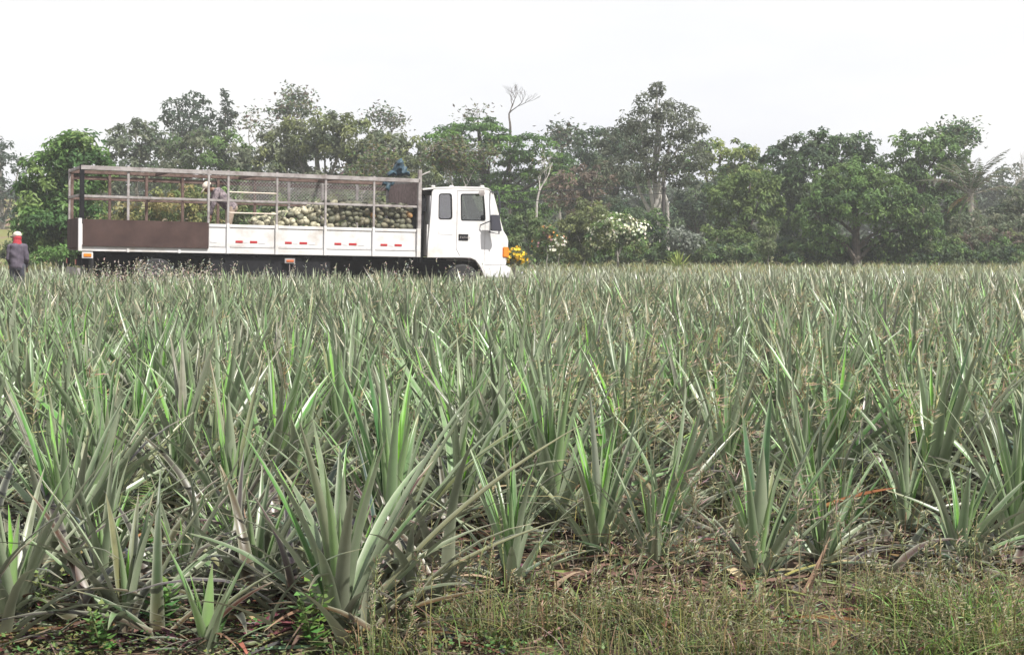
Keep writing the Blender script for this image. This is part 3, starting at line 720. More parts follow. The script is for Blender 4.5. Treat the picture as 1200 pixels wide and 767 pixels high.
# side panels
s_rust = S_(244)
gm = Geo(); gm.box(S_(96.5), s_rust, -.085, -.045, zw(100, 288.3), zr_top)
rp = gm.build('rusty_side_panel', M['rust'], truck, .006, True); rp['label'] = 'rust-brown sheet covering the rear half of the side'
for a, b, c in ((244.5, 265.5, 0), (268.5, 322.5, 1), (325.5, 379, 1), (382, 436, 1), (439, 489, 1)):
    sp = Geo().box(S_(a), S_(b), -.02, .02, BED_Z + .11, zw_top).build('side_panel', M['white_dirty'], truck, .006, True)
    Geo().box(S_(a), S_(b), -.04, .03, zw_top - .075, zw_top + .005).build('panel_edge', M['white_dirty'], sp, .012, True)
    Geo().box(S_(a) + .02, S_(b) - .02, -.035, -.015, BED_Z + .13, BED_Z + .17).build('panel_edge', M['white_dirty'], sp, .01, True)
Geo().box(.03, BED_L - .03, BED_W - .02, BED_W + .02, BED_Z + .12, zw_top).build('side_panel', M['white_dirty'], truck, .006, True)
# reflector strips
for a, b in ((276, 284.5), (293, 301.5), (334, 342), (351, 360), (392, 400), (409, 418), (446, 454), (462.5, 471)):
    z = BED_Z + .245
    Geo().box(S_(a), S_(b), -.029, -.018, z, z + .055).build('reflector', M['red'], truck, .003)
for a, b in ((286, 291.5), (303, 311), (344, 349), (362, 369), (402, 407.5), (420, 427), (456, 461), (246, 254)):
    z = BED_Z + .245
    Geo().box(S_(a), S_(b), -.0285, -.018, z, z + .045).build('reflector', M['whitereflect'], truck, .003)
for a, b, ya, yb, mt in ((96, 109, 295, 302.5, 'amber'), (334, 346, 302.5, 308.5, 'redamber')):
    s0, s1, z1, z0 = S_(a), S_(b), zw(a, ya), zw(a, yb)
    lamp = Geo().box(s0, s1, -.04, .02, z0, z1).build('marker_lamp', M['white_dirty'] if mt == 'amber' else M['rail'], truck, .008, True)
    Geo().box(s0 + .035, s1 - .035, -.058, -.038, z0 + .035, z1 - .035).build('lens', M[mt], lamp, .008, True)
Geo().tube([(S_(340), 0, zw(340, 308)), (S_(340), 0, zw(340, 318))], .012, 6).build('lamp_bracket', M['rail'], truck)
# cage posts
def post(px, y, m, hw=.023, z0=None, z1=None):
    s = S_(px); return Geo().box(s - hw, s + hw, y - hw, y + hw, z0 or BED_Z, z1 or TOPZ - .02).build('post', m, truck, .006, True)
post(95.8, -.01, M['dark'], .05, zw(96, 262)); post(93.5, -.045, M['white_dirty'], .04, BED_Z - .02, zr_top + .02)
post(150, -.01, M['rail'], .028, BED_Z + .1); post(243.6, -.06, M['rail'], .026, zr_top - .02)
for px in (266.8, 323.8, 380.7, 437.3): post(px, -.035, M['rail'], .026, zw_top); post(px, -.035, M['white_dirty'], .034, BED_Z - .02, zw_top + .03)
post(490.5, -.035, M['rail'], .045, zw_top, zw(490, 199)); post(490, -.035, M['white_dirty'], .05, BED_Z - .02, zw_top + .03)
for px in (150, 210): Geo().box(S_(px) - .03, S_(px) + .03, -.055, -.03, BED_Z - .03, BED_Z + .13).build('hinge', M['white_dirty'], truck, .006, True)
far_s = [.05, .95, 1.85, 2.75, 3.65, 4.6, 5.5, 6.4, 7.35, 8.2]
for i, s in enumerate(far_s):
    s = min(s, BED_L - .05)
    Geo().box(s - .035, s + .035, BED_W - .06, BED_W + .01, BED_Z + .1, TOPZ - .02).build('post', M['rail_brown'] if i < 6 else M['rail'], truck, .006, True)
# long rails
for nm, y, z, h, t, m in (('top_rail', -.03, TOPZ - .06, .085, .05, M['rail']), ('top_rail', BED_W - .03, TOPZ - .06, .07, .05, M['rail_brown']),
                          ('mid_rail', -.02, MIDZ - .03, .05, .024, M['rail']), ('mid_rail', BED_W - .03, MIDZ - .03, .05, .03, M['rail_brown']),
                          ('upper_rail', BED_W + .015, TOPZ - .20, .08, .02, M['rail_brown'])):
    Geo().box(-.02, BED_L + .02, y - t, y + t, z - h, z + h * .2).build(nm, m, truck, .008, True)
for px0, px1, py in ((268, 323, 226), (268, 323, 250)):
    z = zw(295, py); Geo().tube([(S_(px0), -.05, z), (S_(px1), -.05, z)], .017, 8).build('thin_rod', M['cap'], truck, 0, True)
for s in (.0, 2.1, 4.2, 6.3, BED_L):
    Geo().box(s - .035, s + .035, .02, BED_W - .08, TOPZ - .12, TOPZ - .05).build('cross_bar', M['rail'] if s in (0, BED_L) else M['rail_brown'], truck, .008, True)
Geo().box(-.06, -.0, .02, BED_W, zw(95, 291), zr_top + .02).build('tailgate', M['rust'], truck, .008, True)
Geo().box(-.05, .0, .02, BED_W - .06, MIDZ - .06, MIDZ).build('cross_bar', M['rail'], truck, .006, True)
Geo().box(-.04, .01, BED_W - .06, BED_W, BED_Z, TOPZ - .03).build('post', M['rail'], truck, .006, True)
# headboard: brown mesh sheet in a frame at the front of the bed
Geo().box(BED_L - .03, BED_L, .02, BED_W - .05, MIDZ, TOPZ - .13).build('headboard', M['headboard'], truck, .004)
Geo().box(BED_L - .035, BED_L + .005, .02, BED_W - .05, BED_Z + .12, MIDZ - .02).build('headboard', M['dark'], truck, .004)
Geo().tube([(BED_L, .05, TOPZ + .02), (BED_L + .33, .10, TOPZ + .16)], .018, 6).build('loose_rod', M['rail'], truck)
# chain-link mesh along the far side, upper half
nw = Geo(); z0, z1 = MIDZ, TOPZ - .14; H_ = z1 - z0; s = 3.7
while s < BED_L - .1:
    for sg in (-1, 1):
        a, b = (s, s + H_) if sg > 0 else (s + H_, s)
        lo, hi = (max(a, 3.7), min(b, BED_L)) if sg > 0 else (a, b)
        if max(a, b) < BED_L: nw.tube([(a, BED_W - .07, z0), (b, BED_W - .07, z1)], .0065, 4, False)
    s += .085
nw.build('chain_link_mesh', M['rail'], truck)
# chassis
for y in (.75, 1.65): Geo().box(.1, 10.4, y - .04, y + .04, .72, .98).build('chassis_rail', M['dark'], truck, .01)
for s in (.6, 1.8, 3.0, 4.2, 5.4, 6.6, 7.8): Geo().box(s - .05, s + .05, .03, BED_W - .03, .98, 1.09).build('cross_member', M['dark'], truck, .01)
Geo().box(.3, BED_L + 2.0, BED_W - .12, BED_W - .06, .30, 1.07).build('added_dark_screen', M['dark'], truck, .01)  # added dark screen hiding the lit plants behind, so the underside reads dark
Geo().box(3.0, 6.0, .08, .55, .45, 1.02).build('tool_box', M['dark'], truck, .03, True)
Geo().box(.25, .29, .05, .75, .35, 1.02).build('mud_flap', M['black'], truck, .005); Geo().box(.25, .29, 1.65, 2.35, .35, 1.02).build('mud_flap', M['black'], truck, .005)
Geo().box(-.08, .0, .1, 2.3, .52, .68).build('rear_bumper', M['rail'], truck, .01, True)
for y in (.12, 2.02):
    tlm = Geo().box(-.09, -.03, y, y + .26, .74, .90).build('tail_lamp', M['dark'], truck, .01); Geo().box(-.10, -.085, y + .03, y + .23, .76, .88).build('lens', M['red'], tlm, .005)
def wheel(s, y, r, wdt, dual=False):
    o = bpy.data.objects.new('wheel', None); link(o, truck); o.location = (s, y, r)
    MX = Matrix.Rotation(math.pi / 2, 4, 'X')
    for k in range(2 if dual else 1):
        off = Matrix.Translation((0, (wdt + .03) * k * (1 if y < 1.2 else -1), 0)) @ MX
        p = [(r * .62, -wdt / 2), (r * .93, -wdt / 2), (r, -wdt * .35), (r, wdt * .35), (r * .93, wdt / 2), (r * .62, wdt / 2)]
        Geo().lathe(p, off, 32).build('tyre', M['black'], o, 0, True)
        Geo().lathe([(.10, -wdt * .40), (r * .28, -wdt * .42), (r * .40, -wdt * .15), (r * .61, -wdt * .2), (r * .63, wdt * .3), (.1, wdt * .2)], off, 32).build('rim', M['steel'], o, 0, True)
for y in (.16, 2.24): wheel(S_(545), y, .46, .24)
for s in (1.75,):
    for y in (.16, 2.24): wheel(s, y, .47, .25, True)
Geo().tube([(1.75, .2, .47), (1.75, 2.2, .47)], .1, 10).build('axle', M['dark'], truck, 0, True)
Geo().tube([(S_(545), .2, .46), (S_(545), 2.2, .46)], .07, 10).build('axle', M['dark'], truck, 0, True)

# cab: two pierced side skins, roof and front swept between them
CW = 2.25; CY = .04
P_ = lambda X, Y: tl(470 + X / 5.113, 190 + Y / 5.113, CY)
outline = [P_(155, 572), P_(162, 470), P_(178, 300), P_(186, 180), P_(200, 155), P_(330, 150), P_(490, 153), P_(520, 160), P_(545, 185), P_(562, 240), P_(583, 320),
           P_(607, 400), P_(630, 440), P_(637, 470), P_(634, 540), P_(622, 612), P_(646, 628), P_(642, 690), P_(503, 690), P_(490, 660), P_(470, 620), P_(446, 588), P_(418, 576), P_(370, 573)]
qwin = round_poly([P_(226, 340), P_(228, 190), P_(303, 190), P_(306, 340)], .07)
dwin = round_poly([P_(362, 347), P_(360, 192), P_(494, 192), P_(503, 300), P_(504, 349)], .05)
cab = plate('cab', outline, [qwin, dwin], CY + .03, .06, M['white'], truck, .018)
plate('side_skin', outline, [qwin, dwin], CY + CW - .03, .06, M['white'], cab, .018)
def strip(name, pts, th, m, parent, y0=None, y1=None):
    y0 = CY + .05 if y0 is None else y0; y1 = CY + CW - .05 if y1 is None else y1
    n = len(pts); inner = []
    for i in range(n):
        a = Vector((*pts[max(i - 1, 0)], 0)); b = Vector((*pts[min(i + 1, n - 1)], 0)); d = (b - a).normalized(); inner.append((pts[i][0] - d.y * -th * -1, pts[i][1] - d.x * th))
    return Geo().prism(pts + inner[::-1], y0, y1).build(name, m, parent, 0, True)
roof = strip('roof', [P_(130, 158), P_(200, 150), P_(330, 145), P_(490, 148), P_(524, 156), P_(549, 182)], .04, M['white'], cab, CY - .01, CY + CW + .01)
strip('windshield', [P_(547, 184), P_(562, 240), P_(583, 320), P_(605, 398)], .012, M['glass_dark'], cab, CY + .10, CY + CW - .10)
for y in (CY + .05, CY + CW - .16): strip('windshield_pillar', [P_(548, 184), P_(563, 240), P_(584, 320), P_(607, 400)], .05, M['white'], cab, y, y + .11)
strip('front_panel', [P_(606, 398), P_(631, 440), P_(638, 470), P_(635, 540), P_(624, 612)], .04, M['white'], cab)
strip('bumper', [P_(622, 612), P_(648, 626), P_(644, 692)], .06, M['white'], cab)
grp = Geo(); (sx, sz) = P_(638, 500)
Geo().box(sx - .01, sx + .015, CY + .5, CY + CW - .5, sz - .12, sz + .12).build('grille', M['dark'], cab, .01)
for y in (CY + .1, CY + CW - .42): Geo().box(sx - .02, sx + .02, y, y + .32, sz - .11, sz + .1).build('headlight', M['glass_dark'], cab, .02, True)
(rx, rz), (rx2, rz2) = P_(158, 560), P_(186, 200)
Geo().box(rx - .01, rx + .03, CY + .05, CY + CW - .05, rz, rz + (rz2 - rz) * .52).build('rear_wall', M['white'], cab, .006)
Geo().box(rx + .06, rx + .1, CY + .05, CY + .6, rz + (rz2 - rz) * .52, rz2).build('rear_wall', M['white'], cab, .006)
Geo().box(rx + .06, rx + .1, CY + CW - .6, CY + CW - .05, rz + (rz2 - rz) * .52, rz2).build('rear_wall', M['white'], cab, .006)
Geo().box(rx + .07, rx + .08, CY + .6, CY + CW - .6, rz + (rz2 - rz) * .52, rz2).build('rear_window', M['glass_dark'], cab)
(fx, fz) = P_(600, 570)
Geo().box(rx + .05, fx, CY + .07, CY + CW - .07, fz - .02, fz + .05).build('cab_floor', M['dark'], cab)
for side in (0, 1):
    y = CY + .034 if side == 0 else CY + CW - .034
    for nm, hole, m in (('quarter_window', qwin, 'glass_dark'), ('door_window', dwin, 'glass')):
        pn = Geo().prism(hole, y - .004, y + .004).build(nm, M['glass' if side else m], cab)
        cx = sum(p[0] for p in hole) / len(hole); cz = sum(p[1] for p in hole) / len(hole)
        sc_ = lambda k: [(cx + (a - cx) * k, cz + (b - cz) * k) for a, b in hole]
        yo = y - .036 if side == 0 else y + .036
        G_ = Geo(); A_, B_ = sc_(1.03), sc_(.955); n = len(A_)
        V = [(a, yo - .006, b) for a, b in A_] + [(a, yo - .006, b) for a, b in B_] + [(a, yo + .012, b) for a, b in A_] + [(a, yo + .012, b) for a, b in B_]
        F = []
        for i in range(n):
            j = (i + 1) % n; F += [(i, j, n + j, n + i), (2 * n + i, 3 * n + i, 3 * n + j, 2 * n + j), (i, 2 * n + i, 2 * n + j, j), (n + i, n + j, 3 * n + j, 3 * n + i)]
        G_.add(V, F).build('window_seal', M['dark'], pn)
# door seam, handle, badge, indentations, on the near side
yo = CY - .002
def seam(a, b, wd=.006): Geo().tube([(a[0], yo, a[1]), (b[0], yo, b[1])], wd, 6).build('door_seam', M['rail'], cab)
seam(P_(335, 352), P_(331, 520)); seam(P_(331, 520), P_(352, 560)); seam(P_(338, 170), P_(335, 352)); seam(P_(338, 170), P_(500, 168)); seam(P_(505, 352), P_(498, 600), .004); seam(P_(498, 612), P_(622, 612), .005)
(a0, z0), (a1, z1) = P_(344, 468), P_(402, 432)
bd = Geo().box(a0, a1, CY - .014, CY + .004, z0, z1).build('door_badge', M['dark'], cab, .004)
lt = Geo()                                                   # illegible pale lettering on the badge
for i, hgt in enumerate((.05, .035, .05, .04, .05, .035)):
    u = a0 + .04 + i * .05; zc = (z0 + z1) / 2
    lt.box(u, u + .012, CY - .017, CY - .0135, zc - hgt / 2, zc + hgt / 2); lt.box(u + .012, u + .032, CY - .017, CY - .0135, zc + hgt / 2 - .012 - .02 * (i % 2), zc + hgt / 2 - .02 * (i % 2))
lt.build('lettering', M['rail'], bd)
(a0, z0), (a1, z1) = P_(224, 432), P_(310, 416)
Geo().box(a0, a1, CY - .008, CY + .004, z0, z1).build('pressed_rib', M['white'], cab, .006, True)
# orange indicator on the corner
(a0, z0), (a1, z1) = P_(608, 570), P_(644, 508)
Geo().box(a0, a1, CY - .03, CY + .12, z0, z1).build('indicator', M['amber'], cab, .02, True)
# mirrors
(a0, z0), (a1, z1) = P_(512, 412), P_(578, 318)
mr_ = Geo().prism(round_poly([(a0, z0), (a0 - .02, z1), (a1 - .09, z1), (a1, z0)], .04), CY - .34, CY - .26).build('mirror', M['mirror'], cab, .012, True)
q0, q1, q2 = P_(556, 180), P_(566, 235), P_(560, 430)
Geo().tube([(q0[0] - .1, CY - .02, q0[1]), (q0[0], CY - .25, q0[1]), (q1[0], CY - .30, q1[1]), (q2[0], CY - .30, q2[1]), (q2[0] - .16, CY - .02, q2[1] + .05)], .018, 8).build('mirror_arm', M['mirror'], mr_, 0, True)
q3, q4 = P_(476, 376), P_(530, 345)
Geo().tube([(q3[0], CY - .01, q3[1]), (q3[0] + .02, CY - .1, q3[1] + .02), (q4[0], CY - .28, q4[1])], .014, 6).build('mirror_arm', M['mirror'], mr_, 0, True)
q5 = P_(474, 186)
Geo().lathe([(.02, -.03), (.075, -.02), (.08, .02), (.03, .035)], Matrix.Translation((q5[0], CY - .1, q5[1])) @ Matrix.Rotation(math.pi / 2, 4, 'X'), 16).build('round_mirror', M['rail'], cab, 0, True)
for X in (200, 310, 495):
    q6 = P_(X, 148); Geo().box(q6[0] - .05, q6[0] + .05, CY + .06, CY + .16, q6[1] - .01, q6[1] + .045).build('roof_lamp', M['white'], roof, .015, True)
# interior
for y in (CY + .2, CY + 1.35):
    b0 = P_(330, 470); st = Geo().box(b0[0] - .2, b0[0] + .35, y, y + .55, fz + .05, fz + .5).build('seat', M['seat'], cab, .05, True)
    Geo().box(b0[0] - .32, b0[0] - .18, y, y + .55, fz + .45, fz + 1.02).build('backrest', M['seat'], st, .05, True)
sw = P_(490, 345)
Geo().add(*(lambda c, r, k=20: ([(c[0] + r * math.cos(i * 2 * math.pi / k) * .5 + dx, CY + 1.62 + r * math.sin(i * 2 * math.pi / k), c[1] - .02 + r * math.cos(i * 2 * math.pi / k) * .8 + dz) for dx, dz in ((0, 0), (.02, -.02), (.03, .02)) for i in range(k)],
    [(a * k + i, a * k + (i + 1) % k, ((a + 1) % 3) * k + (i + 1) % k, ((a + 1) % 3) * k + i) for a in range(3) for i in range(k)]))(sw, .2)).build('steering_wheel', M['seat'], cab, 0, True)
Geo().box(sw[0] - .02, sw[0] + .28, CY + .1, CY + CW - .1, sw[1] - .32, sw[1] - .06).build('dashboard', M['seat'], cab, .03, True)
# intake stack and dark gap between cab and bed
ia, ib = P_(148, 300), P_(148, 195)
Geo().box(ia[0] - .13, ia[0] + .07, .18, .48, ia[1], ib[1]).build('air_intake', M['dark'], truck, .03, True)
Geo().tube([(ia[0] - .02, .33, .95), (ia[0] - .02, .33, ia[1])], .07, 12).build('intake_pipe', M['dark'], truck, 0, True)
Geo().box(BED_L + .06, rx - .02, .5, 2.1, .95, 1.5).build('engine_cover', M['dark'], truck, .02)
# dark wheel-arch liner
wa = P_(300, 590)
Geo().box(S_(502), S_(567), .12, .9, 1.0, wa[1]).build('arch_liner', M['black'], cab)

# ------------------------------------------------------------------ the load: pineapples
def fruit_mesh(name, m, seed):
    r_ = random.Random(seed); bm = bmesh.new(); bmesh.ops.create_uvsphere(bm, u_segments=14, v_segments=9, radius=.5)
    for v in bm.verts:
        k = 1 + .05 * math.sin(v.co.z * 34) * math.sin(math.atan2(v.co.y, v.co.x) * 7 + v.co.z * 12) + r_.uniform(-.015, .015)
        v.co = Vector((v.co.x * .15 * k, v.co.y * .15 * k, (v.co.z * .195) * (1 - .06 * v.co.z)))
    me = bpy.data.meshes.new(name); bm.to_mesh(me); bm.free(); me.polygons.foreach_set('use_smooth', [True] * len(me.polygons))
    me.materials.append(m); return me
fm = {k: [fruit_mesh('pineapple', M[k], 60 + i) for i in range(3)] for k in ('fruit', 'fruit_pale', 'fruit_orange', 'fruit_tan')}
rp_ = random.Random(77)
s_lo, s_hi = S_(308), BED_L - .08
z_top_full = zw(440, 240); z_pan = zw_top - .1
def heap(s):
    t = (s - s_lo) / (S_(396) - s_lo)
    return z_pan + .10 + (z_top_full - .19 - z_pan) * max(0, min(1, t)) ** 1.1
BAYS = [(S_(324), 'in the thin rear end of the heap'), (S_(381), 'in the second heaped bay of the bed'), (S_(437), 'in the bay before the last upright'), (99, 'in the bay against the brown headboard')]
cnt = 0
s = s_lo
while s < s_hi:
    zt = heap(s + .07)
    ys = [.13 + .16 * k for k in range(8)]; odd = rp_.uniform(0, .07)
    slots = [(ys[0] + rp_.uniform(-.02, .03), z) for z in np.arange(z_pan + odd, zt + .01, .145)]
    slots += [(yy, zt + .05 * math.sin(yy * 3 + s) + .05) for yy in ys[1:]] + ([(ys[1], zt - .10)] if zt > z_pan + .1 else [])
    for yy, z in slots:
        if cnt >= 300: break
        ss = s + rp_.uniform(-.035, .035)
        pale = max(0, min(1, (S_(402) - ss) / .95))
        u = rp_.random()
        k = 'fruit_tan' if pale < .3 and rp_.random() < .3 else 'fruit_pale' if u < pale * .9 else 'fruit_orange' if u > .95 and ss > S_(430) else 'fruit'
        o = bpy.data.objects.new('pineapple', rp_.choice(fm[k])); COL.objects.link(o)
        o.location = tw(ss, yy + rp_.uniform(-.03, .03), z + rp_.uniform(-.055, .055)); o.rotation_euler = (rp_.uniform(.6, 2.4), rp_.uniform(-.5, .5), rp_.uniform(0, 6.28)); o.scale = [rp_.uniform(.85, 1.22)] * 3
        bay = next(b for lim, b in BAYS if ss < lim)
        lk = {'fruit': 'dark green picked pineapple', 'fruit_tan': 'dull tan-green picked pineapple', 'fruit_pale': 'pale cream picked pineapple', 'fruit_orange': 'orange ripening picked pineapple'}[k]
        tag(o, lk + ' ' + bay, 'pineapple', 'pineapples heaped on the truck bed'); cnt += 1
    s += .158
# wilted crowns/leaves strewn at the thin end of the heap
L = []
for i in range(90):
    s = rp_.uniform(S_(296), S_(372)); yy = rp_.uniform(.1, 2.1); p = tw(s, yy, heap(s) + .1); a = rp_.uniform(0, 6.28); ln = rp_.uniform(.12, .3)
    c = rp_.choice([(.14, .2, .06), (.2, .24, .1), (.1, .16, .05)])
    L.append(dict(P0=p, P1=p + Vector((math.cos(a) * ln * .4, math.sin(a) * ln * .4, ln * .5)), P2=p + Vector((math.cos(a) * ln, math.sin(a) * ln, ln * .5)), W=.03, fold=.3, twist=.4, c0=c, c1=c, c2=c))
scatter_strips('leaf_litter', L, M['pine'], 4, 3, 'loose green leaves strewn over the low end of the pineapple heap', 'leaves')

# bundled tarp on top of the cage
def blob_mesh(parts, vox, name, m, parent=None, smooth_it=2):
    """one continuous surface grown from overlapping solids: ('cap',p0,r0,p1,r1) or ('ell',centre,(rx,ry,rz),Matrix3)"""
    bm = bmesh.new()
    for p in parts:
        if p[0] == 'cap':
            _, a, ra, b, rb = p; a, b = Vector(a), Vector(b); d = b - a
            n = max(2, int(d.length / max(min(ra, rb), .004) * 1.6) + 1); n = min(n, 26)
            q_ = d.to_track_quat('Z', 'Y').to_matrix().to_4x4() if d.length > 1e-6 else Matrix.Identity(4)
            rings = []
            for c, r, s0, s1 in ((a, ra, -1, 0), (b, rb, 0, 1)):
                for j in range(6):
                    th = -math.pi / 2 + (math.pi / 2) * (j / 5 if s0 < 0 else 1 + j / 5)
                    rings.append((c + d.normalized() * r * math.sin(th) if d.length > 1e-6 else c, max(r * math.cos(th), 1e-4)))
            prev = None
            for c, r in rings:
                row = [bm.verts.new(Matrix.Translation(c) @ q_ @ Vector((r * math.cos(2 * math.pi * k / 14), r * math.sin(2 * math.pi * k / 14), 0))) for k in range(14)]
                if prev: [bm.faces.new((prev[k], prev[(k + 1) % 14], row[(k + 1) % 14], row[k])) for k in range(14)]
                else: bm.faces.new(row[::-1])
                prev = row
            bm.faces.new(prev)
        else:
            _, c, r, Mx = p
            mm = Matrix.Translation(c) @ (Mx.to_4x4() if Mx is not None else Matrix.Identity(4)) @ Matrix.Diagonal((*r, 1))
            bmesh.ops.create_uvsphere(bm, u_segments=20, v_segments=12, radius=1, matrix=mm)
    me = bpy.data.meshes.new('tmp'); bm.to_mesh(me); bm.free()
    o = bpy.data.objects.new('tmp', me); COL.objects.link(o)
    r_ = o.modifiers.new('r', 'REMESH'); r_.mode = 'VOXEL'; r_.voxel_size = vox
    sm = o.modifiers.new('s', 'SMOOTH'); sm.iterations = smooth_it; sm.factor = .5
    out = bpy.data.meshes.new_from_object(o.evaluated_get(bpy.context.evaluated_depsgraph_get())); out.name = name
    bpy.data.objects.remove(o); bpy.data.meshes.remove(me)
    out.polygons.foreach_set('use_smooth', [True] * len(out.polygons)); out.materials.clear(); out.materials.append(m)
    return link(bpy.data.objects.new(name, out), parent)
tp = []
for (px, py, r0, r1, an) in ((460, 203.5, .13, .07, .0), (470, 202, .15, .09, -.2), (477, 204, .08, .06, .3), (466, 197, .12, .11, -.5), (473, 198, .10, .10, .6), (467, 191, .07, .09, .2)):
    a, z = tl(px, py, .35); tp.append(('ell', Vector((a, .35 + rp_.uniform(-.1, .1), z)), (r0, .2, r1), Matrix.Rotation(an, 3, 'Y')))
for px, py, r0, r1 in ((450, 214, .05, .13), (459, 213, .09, .10), (455, 219, .05, .12)):
    a, z = tl(px, py, .3); tp.append(('ell', Vector((a, .30, z)), (r0, .05, r1), Matrix.Rotation(rp_.uniform(-.4, .4), 3, 'Y')))
tb = blob_mesh(tp, .03, 'tarp_bundle', M['tarp'], None, 2)
for v in tb.data.vertices:
    k = .022 * math.sin(v.co.x * 31 + v.co.z * 17) + .016 * math.sin(v.co.z * 43 - v.co.x * 23 + v.co.y * 19); v.co += Vector((k, k * .5, k))
tb.location = T_ORG; tb.rotation_euler = (0, TP, TH)
tag(tb, 'bundled dark blue-green tarp thrown over the top rail of the truck cage', 'tarp')

# ------------------------------------------------------------------ people
def person(label, J, sc, M4, clothes, headdir, bend_face, hat=True, scarf=False):
    """J: joints in metres (x right, y forward, z up) for a 1.7 m adult, placed with matrix M4"""
    root = thing('person', label, 'person'); root.matrix_world = M4
    V_ = lambda k: Vector(J[k]) * sc
    pts = []
    cap = lambda a, ra, b, rb: ('cap', V_(a), ra * sc, V_(b), rb * sc)
    hd = Vector(headdir).normalized(); side = Vector(J['shR']) - Vector(J['shL']); side.normalize(); up = side.cross(hd).normalized(); side = hd.cross(up).normalized()
    HM = Matrix((side, hd, up)).transposed(); hc = V_('head')
    hp_ = lambda x, y, z: hc + HM @ Vector((x, y, z)) * sc
    tor = (V_('neck') - V_('hip')).normalized(); tf = tor.cross(side).normalized() * -1
    TM = Matrix((side, side.cross(tor) * -1, tor)).transposed()
    body = [('ell', hc, (.075 * sc, .095 * sc, .115 * sc), HM), ('ell', hp_(0, .045, -.065), (.05 * sc, .055 * sc, .05 * sc), HM),
            ('cap', V_('neck'), .055 * sc, hp_(0, -.01, -.05), .05 * sc), ('cap', hp_(0, .085, .02), .012 * sc, hp_(0, .112, -.02), .017 * sc)]
    body += [('ell', hp_(sx * .078, -.005, -.01), (.012 * sc, .022 * sc, .033 * sc), HM) for sx in (-1, 1)]
    mid = V_('hip').lerp(V_('neck'), .5); chest = V_('hip').lerp(V_('neck'), .74)
    def torso(e):
        out = []
        for i in range(13):
            t = i / 12; wx = (.158, .150, .146, .152, .164, .170, .150)[min(6, int(t * 6.99))]; wx2 = (.158, .150, .146, .152, .164, .170, .150)[min(6, int(t * 6.99) + 1)]; f = t * 6.99 % 1
            out.append(('ell', V_('hip').lerp(V_('neck'), -.08 + .90 * t), ((wx * (1 - f) + wx2 * f + e) * sc, (.112 + e) * sc, .10 * sc), TM))
        return out + [('cap', V_('shL'), (.05 + e * .6) * sc, V_('neck') - tor * .05 * sc, (.06 + e * .6) * sc), ('cap', V_('shR'), (.05 + e * .6) * sc, V_('neck') - tor * .05 * sc, (.06 + e * .6) * sc)]
    body += torso(0)
    for s in 'LR':
        body += [cap('sh' + s, .056, 'el' + s, .043), cap('el' + s, .042, 'wr' + s, .03), cap('hp' + s, .085, 'kn' + s, .056), cap('kn' + s, .055, 'an' + s, .038)]
        wr = V_('wr' + s); fd = (wr - V_('el' + s)).normalized(); pal = wr + fd * .085 * sc; sd = fd.cross(Vector((0, 0, 1)) if abs(fd.z) < .9 else Vector((0, 1, 0))).normalized(); nd = fd.cross(sd)
        body += [('cap', wr, .026 * sc, wr + fd * .05 * sc, .03 * sc)]
        for i, ln in enumerate((.068, .078, .072, .056)):
            b0 = pal + sd * (i - 1.5) * .021 * sc; k1 = b0 + fd * ln * .5 * sc + nd * .008 * sc; k2 = k1 + fd * ln * .42 * sc + nd * .024 * sc
            body += [('cap', wr + fd * .04 * sc + sd * (i - 1.5) * .014 * sc, .014 * sc, b0, .0115 * sc), ('cap', b0, .0105 * sc, k1, .0095 * sc), ('cap', k1, .0095 * sc, k2, .008 * sc)]
        t0 = wr + fd * .03 * sc - sd * .02 * sc; t1 = t0 - sd * .032 * sc + fd * .03 * sc; t2 = t1 + fd * .03 * sc + nd * .015 * sc
        body += [('cap', t0, .014 * sc, t1, .0115 * sc), ('cap', t1, .011 * sc, t2, .009 * sc)]
        an = V_('an' + s); ff = Vector((0, 1, 0))
        body += [('cap', an - Vector((0, .03 * sc, .035 * sc)), .034 * sc, an + ff * .15 * sc - Vector((0, 0, .045 * sc)), .026 * sc)]
    blob_mesh(body, .008, 'body', M['skin'], root)
    for sx in (-1, 1): blob_mesh([('ell', hp_(sx * .032, .082, .015), (.011 * sc,) * 3, None)], .004, 'eye', M['eye'], root, 0)
    sh = torso(.034)[0:] 
    for s in 'LR': sh += [cap('sh' + s, .074, 'el' + s, .058), ('cap', V_('el' + s), .056 * sc, V_('el' + s).lerp(V_('wr' + s), .88), .043 * sc)]
    shirt = blob_mesh(sh, .012, 'shirt', M[clothes[0]], root)
    for v in shirt.data.vertices:                            # cloth folds
        c = v.co; v.co = c + (c - mid).normalized() * (.005 * math.sin(c.z * 38 + c.x * 21) + .004 * math.sin(c.x * 47 + c.y * 35 - c.z * 15)) * sc
    tr = [('ell', V_('hip') - tor * .06 * sc, (.175 * sc, .130 * sc, .12 * sc), TM)]
    for s in 'LR': tr += [cap('hp' + s, .102, 'kn' + s, .074), ('cap', V_('kn' + s), .074 * sc, V_('an' + s) + Vector((0, 0, .02)), .062 * sc)]
    blob_mesh(tr, .012, 'trousers', M[clothes[1]], root)
    for s in 'LR':
        an = V_('an' + s)
        blob_mesh([('cap', an + Vector((0, 0, .08 * sc)), .05 * sc, an - Vector((0, .03 * sc, .03 * sc)), .05 * sc), ('cap', an - Vector((0, .04 * sc, .04 * sc)), .043 * sc, an + Vector((0, .17 * sc, -.05 * sc)), .036 * sc)], .01, 'boot', M['black'], root)
    sh_ = None
    hat_ = [('ell', hp_(0, -.005, .055), (.092 * sc, .112 * sc, .082 * sc), HM), ('ell', hp_(0, -.015, .035), (.09 * sc, .105 * sc, .05 * sc), HM)]
    hat_ += [('ell', hp_(0, .125, .042 - .012 * bend_face), (.075 * sc, .085 * sc, .012 * sc), HM @ Matrix.Rotation(-.25 * bend_face, 3, 'X'))]
